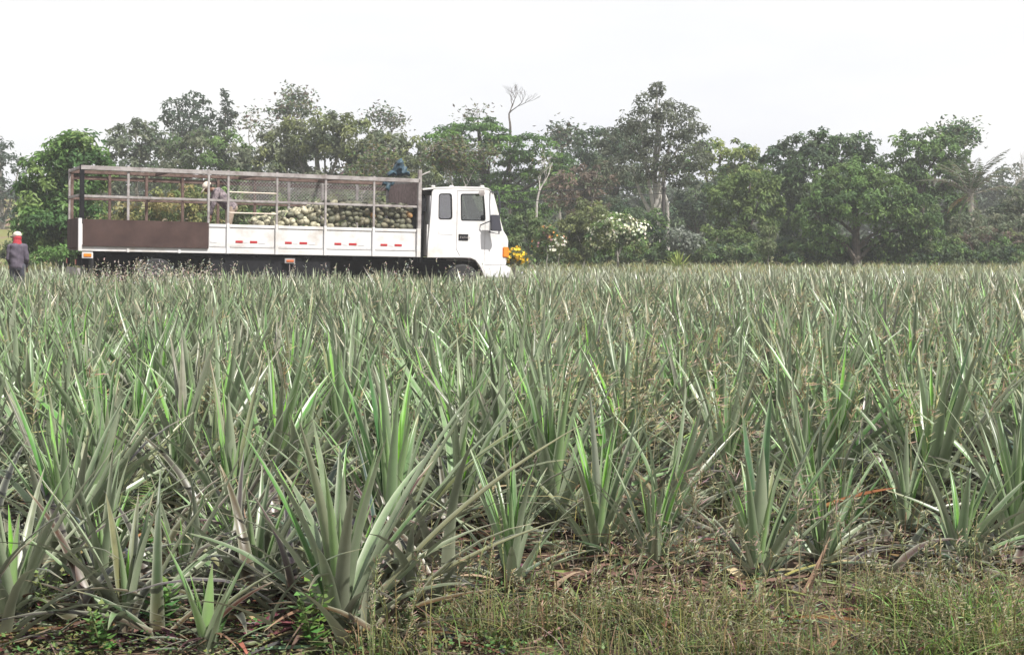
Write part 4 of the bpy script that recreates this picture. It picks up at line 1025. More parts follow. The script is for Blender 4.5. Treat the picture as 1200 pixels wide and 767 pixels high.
    blob_mesh(hat_, .008, 'cap', M['cap'], root)
    if scarf:
        blob_mesh([('ell', hp_(0, -.012, -.03), (.092 * sc, .105 * sc, .075 * sc), HM), ('cap', hp_(0, -.01, -.05), .088 * sc, V_('neck') + Vector((0, -.01, .015)), .09 * sc),
                   ('cap', V_('neck') + Vector((0, 0, .03)), .095 * sc, V_('neck') + Vector((0, 0, -.02)), .115 * sc)], .01, 'scarf', M['scarf'], root)
    else:
        blob_mesh([('ell', hp_(0, -.025, .012), (.08 * sc, .09 * sc, .095 * sc), HM)], .008, 'hair', M['eye'], root)
    return root
JS = dict(hip=(0, 0, .94), neck=(0, .02, 1.46), head=(-.005, .05, 1.60), shL=(-.165, .01, 1.365), shR=(.165, .01, 1.365), elL=(-.205, .0, 1.10), elR=(.205, -.02, 1.10),
          wrL=(-.17, .17, .93), wrR=(.18, .14, .90), hpL=(-.09, 0, .90), hpR=(.09, 0, .90), knL=(-.10, .04, .50), knR=(.10, .03, .50), anL=(-.11, -.02, .08), anR=(.11, 0, .08))
pp = at(20.5, 300, 30.6); gz = g(pp.x, pp.y)
ht = at(20.5, 271, 30.6).z - gz
sc1 = ht / 1.735
person('person in mauve-grey shirt, red head scarf and cream cap, back turned beside the truck', JS, sc1,
       Matrix.Translation((pp.x, pp.y, gz)) @ Matrix.Rotation(R(14), 4, 'Z'), ('shirt', 'trousers_dark'), (-.75, .62, -.12), .6, True, True)
# bending worker on the bed, facing the tail of the truck
JB = dict(hip=(0, 0, .93), neck=(0, .37, 1.30), head=(0, .50, 1.355), shL=(-.165, .33, 1.25), shR=(.165, .33, 1.25), elL=(-.20, .42, .98), elR=(.19, .36, .97),
          wrL=(-.14, .50, .75), wrR=(.13, .42, .73), hpL=(-.09, 0, .90), hpR=(.09, 0, .90), knL=(-.11, .08, .50), knR=(.11, .02, .50), anL=(-.12, -.05, .08), anR=(.12, -.08, .08))
ys = 1.15
s_h, z_h = tl(271, 241, ys); scb = 1.0
feet_z = BED_Z + .12; scb = (z_h - feet_z) / .93
scb = 1.10
fwd = RT @ Vector((-1, 0, 0)); fwd.z = 0; fwd.normalize(); rgt = fwd.cross(Vector((0, 0, 1)))
MB = Matrix((rgt, fwd, Vector((0, 0, 1)))).transposed().to_4x4(); fp = tw(s_h, ys, feet_z); MB.translation = fp
person('person in faded plaid shirt, khaki trousers and cream cap, bending over inside the truck cage', JB, scb, MB, ('plaid', 'khaki'), (0, .72, -.69), 1.0)

# ------------------------------------------------------------------ trees and shrubs
def crown_leaves(rng_, blobs, leaf, dens, cols, flat=0.0, clump=.3, up=.45, aspect=.5):
    """blobs: (centre, (rx,ry,rz)). Leaves gather in small clumps spread over each blob's outer half."""
    r_ = np.random.RandomState(rng_); C, U, Vv, K = [], [], [], []
    for c, rad in blobs:
        rad = np.array(rad); area = 4 * math.pi * ((rad[0] * rad[1] * rad[2]) ** (2 / 3))
        leaf_ = leaf * .78
        ncl = max(6, int(9 * (area / (4 * math.pi)) / (clump * rad.mean()) ** 2 * .30)); ncl = min(ncl, 240)
        nlf = int(dens * area / (leaf_ * leaf_ * aspect * .5)); per = max(4, nlf // ncl)
        d = r_.normal(size=(ncl, 3)); d /= np.linalg.norm(d, axis=1, keepdims=True)
        rr = r_.uniform(.45, 1.04, (ncl, 1)) ** .6
        cc = np.array(c) + d * rad * rr
        csz = clump * rad.mean() * r_.uniform(.55, 1.35, (ncl, 1))
        tone = r_.uniform(.72, 1.3, (ncl, 1)); hue = r_.randint(0, len(cols), ncl)
        for k in range(ncl):
            q_ = r_.normal(size=(per, 3)); q_ /= np.linalg.norm(q_, axis=1, keepdims=True); q_ *= r_.uniform(.15, 1, (per, 1)) ** .5
            p = cc[k] + q_ * csz[k] * np.array([1.15, 1.15, .75 - .45 * flat])
            nrm = q_ * .7 + d[k] * .35 + r_.normal(size=(per, 3)) * .45 + np.array([0, 0, up]); nrm /= np.linalg.norm(nrm, axis=1, keepdims=True)
            t = np.cross(nrm, r_.normal(size=(per, 3))); t /= np.linalg.norm(t, axis=1, keepdims=True); t[:, 2] -= .25
            b = np.cross(nrm, t); b /= np.linalg.norm(b, axis=1, keepdims=True)
            ln = leaf_ * r_.uniform(.65, 1.35, (per, 1))
            C.append(p); U.append(t * ln); Vv.append(b * ln * aspect * .5)
            K.append(np.array(cols[hue[k]]) * 1.18 * tone[k] * r_.uniform(.82, 1.2, (per, 1)))
    return quad_leaves(np.concatenate(C), np.concatenate(U), np.concatenate(Vv), np.concatenate(K), .12)
def wood(base, targets, r0, rng_, limbs=3, wob=.06):
    """one tapered trunk with limbs running to the crown's masses"""
    r_ = random.Random(rng_); G_ = Geo(); base = Vector(base)
    top = max(targets, key=lambda t: t.z); hgt = top.z - base.z
    P = []; n = 9
    for i in range(n):
        t = i / (n - 1); p = base.lerp(top, t); p += Vector((r_.uniform(-1, 1), r_.uniform(-1, 1), 0)) * wob * hgt * .25 * math.sin(math.pi * t); P.append(p)
    rad = [r0 * (1.25 if i == 0 else 1 - .85 * i / (n - 1)) for i in range(n)]
    G_.tube(P, rad, 8)
    for tg in targets:
        if tg is top: continue
        k = r_.uniform(.28, .6); i = int(k * (n - 1)); st = P[i]
        if tg.z < st.z + .1: i = max(1, int(.2 * (n - 1))); st = P[i]
        m1 = st.lerp(tg, .45) + Vector((r_.uniform(-1, 1), r_.uniform(-1, 1), r_.uniform(.2, 1))) * .08 * (tg - st).length
        G_.tube([st, m1, tg], [rad[i] * .62, rad[i] * .42, rad[i] * .12], 6)
    return G_
PXR = lambda r, Y: r * Y / FPX
def tree(name, label, cat, base_px, Y, blobs, leaf, dens, cols, seed, trunk=.18, bark='bark_grey', flat=0.0, clump=.3, group='trees along the far edge of the field', depth=.85, base_y=None, up=.45, aspect=.5):
    b = at(base_px, 300, Y); base = Vector((b.x, Y, -.1))
    r_ = random.Random(seed); root = thing(name, label, cat, base, 0, group)
    bl = []
    for px, py, rx, ry in blobs:
        c = at(px, py, Y) - base; c.y += r_.uniform(-.5, .5) * PXR(rx, Y) * .9
        bl.append((c, (PXR(rx, Y), PXR((rx + ry) / 2, Y) * depth, PXR(ry, Y))))
    V, Q, t = crown_leaves(seed, [(tuple(c), r) for c, r in bl], leaf, dens, cols, flat, clump, up, aspect)
    np_mesh('crown', V, Q, M['foliage'], root, t, smooth=False)
    wood((0, 0, 0), [c + Vector((0, 0, r[2] * .4)) for c, r in bl], trunk, seed).build('trunk', M[bark], root, 0, True)
    return root
def grow(G_, p, d, ln, r, depth, r_, spread=.5, upb=.15, k=2, tips=None):
    pts = [p]; dd = Vector(d)
    for i in range(3):
        dd = (dd + Vector((r_.gauss(0, .14), r_.gauss(0, .14), upb * .3))).normalized(); pts.append(pts[-1] + dd * ln / 3)
    G_.tube(pts, [r, r * .88, r * .76, r * .62], 6)
    if tips is not None and depth <= 1: tips += pts[1:]
    if depth <= 0: return
    for j in range(k + (r_.random() < .5)):
        nd = (dd + Vector((r_.gauss(0, spread), r_.gauss(0, spread), r_.uniform(-.1, .5)))).normalized()
        grow(G_, pts[-1 if j < 2 else 2], nd, ln * r_.uniform(.6, .85), r * .6, depth - 1, r_, spread, upb, k, tips)
def bare_tree(label, base_px, Y, top_py, seed, trunk, bark, depth=5, leaves=None, cat='tree', start=.35, k=2, spread=.5, name='bare_tree', lean=0.0):
    b = at(base_px, 300, Y); base = Vector((b.x, Y, -.1)); H = at(base_px, top_py, Y).z + .1
    r_ = random.Random(seed); root = thing(name, label, cat, base, 0, 'trees along the far edge of the field'); G_ = Geo(); tips = []
    m = Vector((lean * H * .5 + r_.uniform(-.1, .1), 0, H * start)); G_.tube([(0, 0, 0), m * .5 + Vector((r_.uniform(-.08, .08), 0, 0)), m], [trunk, trunk * .85, trunk * .7], 8)
    grow(G_, m, (lean, 0, 1), H * (1 - start) * .40, trunk * .7, depth - 1, r_, spread, .2, k, tips)
    tm = max(p.z for p in tips); f = (H - m.z) / (tm - m.z)
    G_.V = [(v[0] * 1, v[1], v[2] if v[2] < m.z else m.z + (v[2] - m.z) * f) for v in G_.V]
    G_.build('trunk', M[bark], root, 0, True)
    if leaves:
        leaf, n, cols = leaves; C, U, Vv, K = [], [], [], []
        for tpt in tips:
            tpt = Vector((tpt.x, tpt.y, m.z + (tpt.z - m.z) * f))
            for i in range(n):
                p = tpt + Vector((r_.gauss(0, leaf * 1.6), r_.gauss(0, leaf * 1.6), r_.gauss(0, leaf))); a = Vector((r_.gauss(0, 1), r_.gauss(0, 1), r_.gauss(0, .6))).normalized()
                v = a.cross(Vector((r_.gauss(0, .5), r_.gauss(0, .5), 1))).normalized(); C.append(p); U.append(a * leaf); Vv.append(v * leaf * .28); K.append([x * r_.uniform(.7, 1.25) for x in r_.choice(cols)])
        V, Q, t = quad_leaves(C, U, Vv, K); np_mesh('crown', V, Q, M['foliage'], root, t, smooth=False)
    return root
MANGO = [(.075, .145, .042), (.10, .18, .048), (.055, .115, .038), (.14, .205, .065)]
GGREY = [(.115, .135, .085), (.14, .155, .10), (.09, .115, .07)]
DARKG = [(.07, .105, .055), (.085, .12, .062), (.055, .088, .055)]
FLAMB = [(.085, .165, .038), (.11, .20, .045), (.06, .12, .036)]
OLIV = [(.13, .155, .065), (.16, .18, .075), (.105, .13, .06)]
MIDG = [(.095, .16, .052), (.125, .195, .062), (.07, .12, .048)]
YELG = [(.17, .21, .055), (.21, .24, .07), (.12, .16, .05)]
PALE = [(.17, .18, .12), (.14, .155, .10), (.20, .20, .15)]
REDB = [(.13, .10, .08), (.11, .09, .07), (.15, .115, .09)]
TL = 'tree'
tree('mango_tree', 'dense round bright green mango tree left of the truck tail', TL, 72, 50, [(92, 205, 34, 50), (58, 215, 30, 42), (72, 262, 46, 40), (105, 262, 26, 38), (80, 180, 26, 28), (42, 250, 24, 44), (112, 195, 18, 30), (70, 285, 50, 22)],
     .26, 1.5, MANGO, 201, .2, 'bark_dark', clump=.30)
tree('shrub', 'small light green shrub at the foot of the mango tree', 'shrub', 62, 45, [(52, 296, 12, 8), (68, 294, 10, 9), (44, 302, 9, 6)], .15, 1.2, [(.10, .2, .05), (.13, .22, .07)], 202, .03, group='shrubs around the field')
tree('dark_tree', 'blue-green tree at the far left edge, bright sky showing through', TL, 2, 95, [(2, 180, 18, 18), (-14, 205, 16, 24), (24, 196, 10, 12), (0, 222, 22, 14), (24, 226, 12, 16), (-4, 250, 22, 16)], .34, .8, [(.07, .10, .075), (.05, .075, .055)], 203, .2, clump=.26)
tree('dusty_tree', 'dusty grey-green tree right behind the mango tree', TL, 160, 84, [(160, 162, 32, 24), (145, 190, 26, 30), (182, 190, 28, 30), (165, 225, 42, 32), (130, 225, 20, 30), (196, 168, 14, 16)], .34, .95, GGREY + DARKG[:1], 204, .22, clump=.26)
tree('open_crowned_tree', 'tall dark open-crowned tree rising above the dusty trees', TL, 222, 98, [(206, 125, 16, 11), (226, 118, 17, 11), (240, 134, 18, 9), (216, 142, 24, 11), (196, 137, 10, 7), (250, 150, 22, 12), (225, 160, 26, 16)], .34, .7, [(.06, .09, .055), (.045, .07, .045)], 205, .2, 'bark_dark', clump=.3)
tree('vine_covered_tree', 'slim column of dark vine on a dead trunk beside the open-crowned tree', TL, 265, 97, [(264, 112, 4, 7), (266, 124, 6, 9), (265, 137, 7, 9), (266, 150, 9, 9), (274, 134, 4, 3)], .28, 1.0, [(.045, .065, .045)], 206, .12, 'bark_dark')
tree('bushy_tree', 'bushy grey-green tree above the middle of the cage', TL, 240, 78, [(235, 172, 36, 20), (268, 180, 30, 26), (206, 186, 24, 20), (240, 208, 52, 30), (285, 212, 22, 32), (250, 245, 50, 26)], .3, 1.15, GGREY + MIDG[:2], 207, .22, clump=.26)
tree('spreading_tree', 'broad domed grey-green tree above the front of the truck bed', TL, 375, 76, [(372, 150, 44, 22), (340, 172, 40, 28), (410, 165, 40, 26), (378, 190, 62, 34), (320, 200, 24, 34), (436, 190, 30, 30), (370, 232, 70, 34)], .3, 1.25, GGREY + OLIV[:2], 208, .3, clump=.22)
bare_tree('thin airy treetop of sparse twigs sticking out above the domed tree', 358, 92, 104, 209, .16, 'bark_grey', 6, (.28, 3, GGREY + PALE[:1]), start=.55, k=2, spread=.55, name='sparse_tree')
bare_tree('fine twiggy sapling showing above the bushes between the two domed trees', 455, 90, 128, 210, .09, 'bark_grey', 5, (.26, 3, GGREY), start=.65, name='sparse_tree', spread=.6)
bare_tree('pale twiggy tree with thin leaves between bushy and domed trees', 300, 90, 130, 211, .12, 'bark_grey', 5, (.26, 3, PALE + GGREY), start=.5, name='sparse_tree')
tree('bushy_tree', 'olive bushy tree behind the blue tarp bundle', TL, 458, 74, [(452, 172, 26, 22), (480, 178, 22, 20), (445, 205, 36, 24), (486, 206, 30, 26), (468, 238, 44, 26)], .28, 1.15, OLIV + GGREY, 212, .18, clump=.24)
tree('flat_crowned_tree', 'wide bright green layered-crown tree behind the truck cab', TL, 580, 82, [(560, 158, 52, 13), (520, 166, 36, 14), (605, 170, 46, 13), (505, 190, 26, 12), (640, 190, 32, 14), (575, 186, 60, 14), (540, 206, 50, 14), (615, 212, 44, 15), (655, 205, 18, 14),
     (560, 145, 30, 8), (580, 232, 60, 18), (628, 240, 34, 18), (520, 230, 30, 18)], .26, 1.15, FLAMB, 213, .35, 'bark_dark', flat=.7, clump=.24, up=1.0)
bare_tree('leafless grey treetop standing highest behind the flat-crowned tree', 598, 104, 95, 214, .12, 'bark_dark', 6, None, start=.74, spread=.55)
bare_tree('small bare twigs poking over the flat crown next to the leafless treetop', 563, 100, 124, 215, .07, 'bark_grey', 4, (.3, 2, GGREY), start=.7, spread=.6, name='sparse_tree')
bare_tree('thin grey tree with sparse leaves above the right shoulder of the flat-crowned tree', 655, 100, 145, 216, .12, 'bark_grey', 5, (.34, 4, GGREY + DARKG), start=.6, name='sparse_tree')
bare_tree('feathery greyish sapling with a pale thin trunk behind the cab roof', 533, 64, 163, 217, .07, 'bark_pale', 6, (.2, 5, PALE + OLIV), start=.42, name='sparse_tree', spread=.5)
bare_tree('pale bare forked trunk between cab and tall tree', 630, 66, 175, 218, .075, 'bark_pale', 4, (.2, 1, OLIV), start=.55, spread=.35)
bare_tree('thin pale sapling stem behind the front bay of the cage', 417, 62, 172, 219, .05, 'bark_pale', 5, (.2, 4, PALE + OLIV), start=.4, name='sparse_tree')
tree('reddish_tree', 'dull reddish-brown leafed tree between the bright tree and the tall one', TL, 680, 74, [(672, 212, 30, 18), (700, 206, 24, 18), (655, 228, 20, 14), (690, 238, 30, 18)], .28, .8, REDB + GGREY[:1], 220, .14, clump=.25)
tree('dark_tree', 'dark blue-green tree filling in left of the tall tree', TL, 705, 88, [(700, 172, 32, 22), (725, 190, 36, 32), (672, 190, 24, 22), (735, 165, 24, 18), (715, 228, 52, 34), (668, 228, 24, 26)], .32, 1.15, DARKG, 221, .25, 'bark_dark', clump=.25)
tree('tall_tree', 'tallest grey-green tree with two pale trunks behind the utility pole', TL, 771, 68, [(770, 104, 9, 8), (768, 122, 26, 14), (792, 132, 26, 12), (748, 140, 26, 14), (775, 150, 50, 18), (812, 152, 18, 10), (730, 168, 34, 20), (785, 178, 46, 22), (738, 198, 30, 18), (802, 203, 24, 16)],
     .22, .62, [(.105, .12, .088), (.085, .10, .072), (.13, .145, .105)], 222, .22, 'bark_pale', clump=.2)
bare_tree('second pale stem beside the tallest tree trunk', 783, 67.4, 190, 223, .1, 'bark_pale', 4, (.24, 3, GGREY), start=.6, name='sparse_tree', spread=.3)
tree('umbrella_tree', 'yellow-green umbrella-shaped tree right of the tallest tree', TL, 838, 86, [(842, 176, 44, 12), (870, 188, 24, 16), (815, 186, 24, 12), (835, 204, 42, 16), (880, 208, 14, 18)], .3, 1.05, YELG + MIDG[:1], 224, .2, 'bark_dark', flat=.4, clump=.26, up=.8)
tree('dark_tree', 'dark green understorey tree below the umbrella-shaped one', TL, 820, 82, [(815, 232, 24, 26), (835, 240, 26, 26), (808, 262, 20, 26), (790, 262, 14, 24)], .3, 1.2, DARKG, 225, .18, 'bark_dark')
tree('bushy_tree', 'soft light green bushy tree in front of the umbrella-shaped one', TL, 868, 64, [(880, 215, 32, 20), (855, 232, 28, 26), (890, 245, 26, 32), (848, 266, 26, 26), (872, 280, 36, 20)], .24, 1.25, [(.11, .16, .05), (.14, .19, .065), (.085, .13, .045)], 226, .16, 'bark_dark', clump=.24)
tree('broad_dark_tree', 'big dark rounded tree, tallest of the group at the right', TL, 955, 70, [(955, 168, 32, 18), (925, 190, 30, 28), (985, 180, 28, 24), (955, 210, 50, 34), (918, 236, 26, 36), (940, 262, 46, 30), (1010, 172, 20, 16), (1018, 200, 22, 28)], .26, 1.3, DARKG + MIDG[2:], 227, .3, 'bark_dark', clump=.26)
tree('drooping_tree', 'mid-green low-branching tree in front of the big dark one, dark trunk showing', TL, 1006, 60, [(1000, 205, 38, 20), (975, 228, 34, 22), (1030, 222, 36, 22), (1005, 238, 50, 22), (1068, 246, 34, 20), (1085, 266, 28, 16), (1050, 268, 30, 16), (955, 256, 26, 20), (1040, 285, 30, 12), (968, 280, 22, 16)],
     .22, 1.2, MIDG + [(.09, .13, .05)], 228, .22, 'bark_dark', clump=.25)
tree('ragged_tree', 'ragged-topped green tree left of the palm', TL, 1085, 72, [(1075, 170, 34, 18), (1105, 178, 28, 20), (1060, 195, 26, 24), (1095, 208, 40, 26), (1120, 200, 18, 22), (1090, 245, 42, 30), (1125, 250, 20, 28)], .26, 1.2, DARKG[1:2] + MIDG, 229, .24, 'bark_dark', clump=.25)
bare_tree('sparse leafy twigs above the ragged-topped tree', 1090, 78, 143, 230, .12, 'bark_grey', 6, (.24, 4, DARKG + MIDG), start=.55, spread=.65, name='sparse_tree')
bare_tree('grey leafless twiggy tree by the right edge beside the palm', 1172, 76, 178, 231, .12, 'bark_pale', 6, None, start=.4, spread=.6)
bare_tree('second grey leafless tree cut by the right edge', 1196, 80, 192, 232, .1, 'bark_pale', 6, None, start=.4, spread=.6)
tree('bushy_tree', 'dark small tree at the right edge under the leafless twigs', TL, 1192, 70, [(1192, 236, 14, 16), (1180, 250, 16, 16), (1205, 255, 20, 24), (1165, 262, 18, 20)], .25, 1.1, GGREY + DARKG, 233, .12)
# low growth at the far edge
SH = 'shrubs around the field'
tree('hedge_bush', 'dusty reddish-brown bush under the palm at the right edge', 'bush', 1170, 62, [(1185, 286, 22, 17), (1150, 284, 24, 18), (1205, 288, 20, 16), (1122, 288, 18, 14)], .2, 1.1, REDB + GGREY + OLIV[:1], 240, .05, group=SH)
tree('hedge_bush', 'grey-green bush behind the reddish-brown one at the right', 'bush', 1160, 65, [(1160, 262, 26, 18), (1190, 268, 22, 18), (1128, 270, 18, 20)], .22, 1.0, GGREY + PALE[:1], 241, .05, group=SH)
tree('olive_shrub', 'tall olive-green shrub just left of the white flowering bush', 'bush', 682, 56, [(690, 252, 24, 18), (672, 268, 20, 20), (694, 276, 24, 22), (675, 292, 26, 12)], .17, 1.25, OLIV, 242, .06, group=SH)
tree('shrub', 'light green shrub behind the yellow flowers', 'shrub', 622, 55, [(618, 262, 16, 14), (634, 270, 16, 16), (612, 282, 18, 14), (640, 288, 16, 12)], .17, 1.2, [(.10, .15, .06), (.13, .17, .075)], 243, .04, group=SH)
tree('shrub', 'low dark green shrub behind the white flowering bush', 'shrub', 735, 62, [(735, 262, 34, 22), (760, 280, 20, 18), (715, 280, 20, 18), (770, 262, 14, 18)], .2, 1.1, MIDG + DARKG, 244, .05, group=SH)
tree('silver_shrub', 'silvery-leaved drooping shrub right of the utility pole', 'shrub', 802, 60, [(795, 276, 15, 11), (812, 282, 14, 12), (800, 290, 18, 9)], .2, 1.2, [(.20, .22, .19), (.16, .18, .155), (.12, .145, .11)], 245, .04, group=SH)
tree('shrub', 'small pale green bush at the foot of the big dark tree', 'shrub', 900, 58, [(902, 272, 10, 9), (897, 288, 13, 11)], .16, 1.1, [(.12, .16, .07), (.15, .18, .09)], 246, .03, group=SH)
tree('croton_shrub', 'yellow-leaved shrub seen through the rear of the cage', 'shrub', 190, 49, [(165, 250, 26, 18), (205, 240, 28, 20), (235, 252, 24, 18), (185, 275, 44, 18), (222, 226, 20, 12), (140, 262, 18, 16)], .19, 1.15, [(.16, .18, .07), (.20, .20, .08), (.11, .15, .055), (.22, .19, .08)], 247, .06, group=SH)
tree('olive_shrub', 'olive bush seen through the middle of the cage', 'bush', 320, 52, [(300, 258, 34, 24), (345, 250, 36, 24), (275, 240, 22, 26), (320, 282, 50, 20)], .2, 1.1, OLIV + MIDG, 248, .06, group=SH)
tree('olive_shrub', 'dark olive bush seen through the front of the cage', 'bush', 430, 52, [(400, 250, 34, 24), (445, 252, 34, 26), (480, 258, 24, 26), (430, 282, 54, 20)], .2, 1.1, OLIV + DARKG, 249, .06, group=SH)
tree('shrub', 'dark green undergrowth bush right behind the cab', 'bush', 560, 56, [(548, 262, 28, 24), (585, 268, 24, 22), (520, 268, 22, 24), (570, 290, 36, 14)], .2, 1.2, DARKG + MIDG, 250, .05, group=SH)
tree('shrub', 'deep green bush at the foot of the left dusty tree', 'bush', 130, 56, [(125, 285, 20, 18), (110, 292, 18, 12)], .2, 1.1, DARKG + MIDG, 251, .05, group=SH)

def flowers(root, blobs, Y, n, size, cols, seed, name='blossoms'):
    r_ = random.Random(seed); C, U, Vv, K = [], [], [], []; b = root.location
    for i in range(n):
        px, py, rx, ry = r_.choice(blobs); d = Vector((r_.gauss(0, 1), r_.gauss(0, 1) - .6, r_.gauss(0, 1) + .3)).normalized()
        c = at(px, py, Y) - b + Vector((d.x * PXR(rx, Y), d.y * PXR((rx + ry) / 2, Y), d.z * PXR(ry, Y))) * r_.uniform(.75, 1.15); k = r_.choice(cols)
        for j in range(5):
            a = j * 1.2566 + r_.uniform(-.2, .2); e1 = d.orthogonal().normalized(); e2 = d.cross(e1)
            u = (e1 * math.cos(a) + e2 * math.sin(a)) * .9 + d * .35; v = d.cross(u).normalized()
            C.append(c); U.append(u * size); Vv.append(v * size * .42); K.append([x * r_.uniform(.85, 1.1) for x in k])
    V, Q, t = quad_leaves(C, U, Vv, K, .1); np_mesh(name, V, Q, M['petal'], root, t)
B = [(722, 266, 25, 16), (745, 273, 19, 16), (706, 278, 20, 16), (728, 288, 32, 12)]
o = tree('flowering_bush', 'rounded bush covered in white blossom in front of the tall tree', 'flowering bush', 725, 53.9, B, .16, 1.0, MIDG + OLIV, 260, .05, group=SH)
flowers(o, B[:3] + B[:1], 54, 270, .068, [(.80, .80, .66), (.76, .78, .58)], 1, 'white_blossom')
B = [(602, 296, 11, 7), (610, 302, 10, 7), (597, 303, 9, 6)]
o = tree('flowering_bush', 'low bush of golden yellow flowers just ahead of the truck', 'flowering bush', 604, 43, B, .13, 1.0, OLIV, 261, .03, group=SH)
flowers(o, B, 43, 85, .065, [(.80, .52, .03), (.75, .45, .02), (.82, .6, .06)], 2, 'yellow_blossom')
B = [(640, 272, 14, 8), (648, 280, 14, 9), (634, 286, 12, 9)]
o = tree('flowering_bush', 'bush with scattered salmon-pink and orange flowers left of the olive shrub', 'flowering bush', 642, 52, B, .15, 1.0, OLIV + MIDG, 262, .03, group=SH)
flowers(o, B, 52, 55, .06, [(.50, .27, .22), (.48, .28, .30), (.55, .28, .08)], 3, 'pink_blossom')
B = [(656, 284, 8, 8), (650, 294, 9, 7)]
o = tree('flowering_bush', 'small sprawling bush dotted with white flowers below the olive shrub', 'flowering bush', 654, 50, B, .13, .8, OLIV, 263, .02, group=SH)
flowers(o, B, 50, 34, .06, [(.78, .76, .68)], 4, 'white_blossom')
# spiky yellow-green plant by the pole
p = at(795, 300, 55); p.z = 0; rs = random.Random(9); L = []
root = thing('spiky_plant', 'yellow-green spiky rosette plant beside the foot of the utility pole', 'plant', p)
for i in range(46):
    c = rs.choice([(.24, .30, .07), (.30, .34, .10), (.17, .25, .06)]); L.append(one_leaf(rs, i * 2.4, R(rs.uniform(5, 75)), rs.uniform(.6, .95), .07, (0, 0, .15), c, tipc=c, basec=c))
V, Q, t = leaf_strips(L, 6, 3); np_mesh('leaves', V, Q, M['grass'], root, t)
# ragged palm
def palm(px, Y, crown_py, seed, label):
    r_ = random.Random(seed); b = at(px, 300, Y); H = at(px, crown_py, Y).z; root = thing('palm_tree', label, 'palm', (b.x, Y, -.1), 0, 'trees along the far edge of the field')
    Geo().tube([(0, 0, 0), (.1, 0, H * .5), (0, 0, H + .1)], [.2, .15, .12], 10).build('trunk', M['bark_grey'], root, 0, True)
    for k in range(18):
        az = k * 2.4 + r_.uniform(-.2, .2); el = R(r_.uniform(62, 88) if k < 8 else r_.uniform(20, 60) if k < 14 else r_.uniform(-50, 0)); ln = r_.uniform(2.2, 3.1) if k < 14 else 1.7
        c = (.075, .095, .048) if k < 9 else (.11, .11, .075) if k < 14 else r_.choice([(.26, .22, .16), (.34, .22, .12), (.22, .20, .16)])
        r = Vector((math.cos(az), math.sin(az), 0)); z = Vector((0, 0, 1)); p0 = Vector((0, 0, H)); p1 = p0 + (r * math.cos(el) + z * math.sin(el)) * ln * .55
        p2 = p1 + (r * math.cos(el - 1.0) + z * math.sin(el - 1.0)) * ln * .5; C, U, Vv, K = [], [], [], []; L = []
        for i in range(26):
            t = .12 + .88 * i / 25; q_ = p0 * (1 - t) ** 2 + p1 * 2 * t * (1 - t) + p2 * t * t; d = ((p1 - p0) * (1 - t) + (p2 - p1) * t).normalized(); sd = d.cross(z).normalized()
            for sg in (-1, 1):
                u = (sd * sg * .8 + d * .7 - z * r_.uniform(.15, .6)).normalized() * ln * .2 * math.sin(math.pi * (.15 + .8 * t)); v = u.cross(d).normalized() * .035
                C.append(q_); U.append(u); Vv.append(d * .035); K.append([x * r_.uniform(.8, 1.25) for x in c])
        V, Q, t = quad_leaves(C, U, Vv, K, .03)
        f_ = np_mesh('frond', V, Q, M['foliage'], root, t); Geo().tube([p0, p0 * .25 + p1 * .5 + p2 * .25, p2], [.03, .02, .006], 5).build('rib', M['bark_grey'], f_)
palm(1136, 69, 226, 3, 'ragged palm with upright green and hanging brown fronds at the right')
# treeline closing the view far behind
blobs = []; rw = random.Random(91)
for i in range(64):
    px = -220 + i * 26; blobs.append((tuple(at(px, rw.uniform(228, 256), 125)), (3.2, 2.5, rw.uniform(2.0, 3.3)))); blobs.append((tuple(at(px + 12, 275, 124)), (3.0, 2.5, 2.8)))
blobs = [b for b in blobs if not (-42 < b[0][0] < -40.5)]
V, Q, t = crown_leaves(92, blobs, .55, .8, [(.055, .075, .05), (.07, .09, .06), (.085, .10, .06)], 0, .28)
tag(np_mesh('distant_woods', V, Q, M['foliage'], None, t, smooth=False), 'dim distant woodland closing the view behind the trees', 'woods', None, 'stuff')
und = random.Random(515); blobs = []
for i in range(90):
    px = 560 + i * 8 if i < 82 else 20 + (i - 82) * 14
    if und.random() < .85: blobs.append((tuple(at(px + und.uniform(-6, 6), und.uniform(293, 303), und.uniform(60, 63))), (und.uniform(.5, 1.0), .5, und.uniform(.35, .75))))
V, Q, t = crown_leaves(93, blobs, .2, 1.0, DARKG + MIDG + OLIV[2:], 0, .3)
tag(np_mesh('undergrowth', V, Q, M['foliage'], None, t, smooth=False), 'low dark green undergrowth along the foot of the trees', 'undergrowth', None, 'stuff')
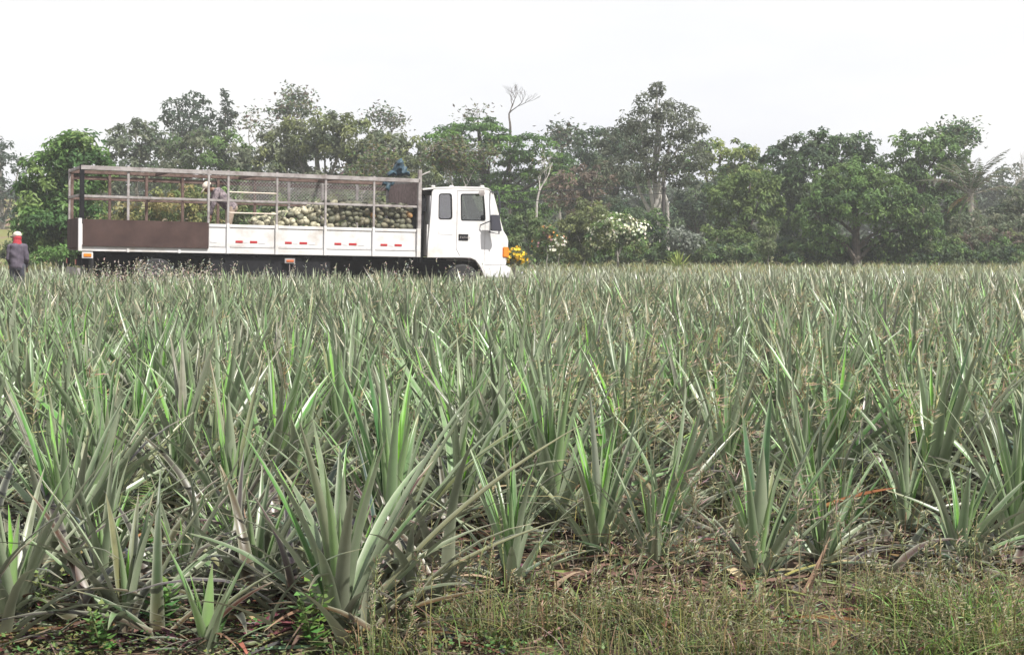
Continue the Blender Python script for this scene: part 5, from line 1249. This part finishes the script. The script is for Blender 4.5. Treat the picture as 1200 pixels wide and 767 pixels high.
# rough grass margin between the field and the trees
def margin(r_):
    px, Y = r_.uniform(-80, 1290), r_.uniform(47, 64); return (px - 600) / FPX * Y, Y
scatter_strips('margin_grass', grass_blades(16000, margin, .25, .6, [(.24, .23, .09), (.28, .25, .11), (.20, .22, .08), (.16, .19, .07)], 34, .02, .045, clump=.25), M['grass'], 3, 2,
               'rough yellowish grass margin between field and trees', 'grass')
# utility pole and cables
pb = at(775, 300, 64); pt = at(778.5, 213, 64)
root = thing('utility_pole', 'thin dark slightly leaning utility pole in front of the tallest tree', 'utility pole', (pb.x, 64, 0))
Geo().tube([(0, 0, -.2), (pt.x - pb.x, 0, pt.z)], [.11, .075], 10).build('pole', M['polewood'], root, 0, True)
Geo().box(pt.x - pb.x - .06, pt.x - pb.x + .06, -.45, .45, pt.z - .35, pt.z - .25).build('cross_arm', M['polewood'], root, .01)
Geo().tube([(pt.x - pb.x, -.4, pt.z - .25), (pt.x - pb.x, -.4, pt.z - .1)], .03, 8).build('insulator', M['steel'], root, 0, True)
for (dz, sag, nm, lb) in ((-.2, .5, -.4, 'upper sagging black cable running left from the utility pole'), (-.5, .75, .4, 'lower sagging black cable running left from the utility pole')):
    A = Vector((pt.x, 64 + nm, pt.z + dz)); E = Vector((-34, 72, pt.z + .4 + dz)); P = []
    for i in range(40):
        t = i / 39; q_ = A.lerp(E, t); q_.z -= sag * 4 * t * (1 - t); P.append(q_)
    tag(Geo().tube(P, .016, 5).build('overhead_cable', M['wire'], None), lb, 'cable', 'overhead cables')

# ------------------------------------------------------------------ the air: thin even haze round everything
hz = Geo().box(-150, 150, -30, 140, -1.4, 27)
m = bpy.data.materials.new('haze'); m.use_nodes = True; n = m.node_tree.nodes; l = m.node_tree.links
n.remove(n['Principled BSDF']); v = n.new('ShaderNodeVolumePrincipled'); v.inputs['Color'].default_value = (.93, .95, 1.0, 1)
v.inputs['Density'].default_value = 0.0010; v.inputs['Anisotropy'].default_value = 0.2
l.new(v.outputs[0], n['Material Output'].inputs['Volume'])
tag(hz.build('haze', m), 'pale hazy air over the whole field', 'haze', None, 'stuff')
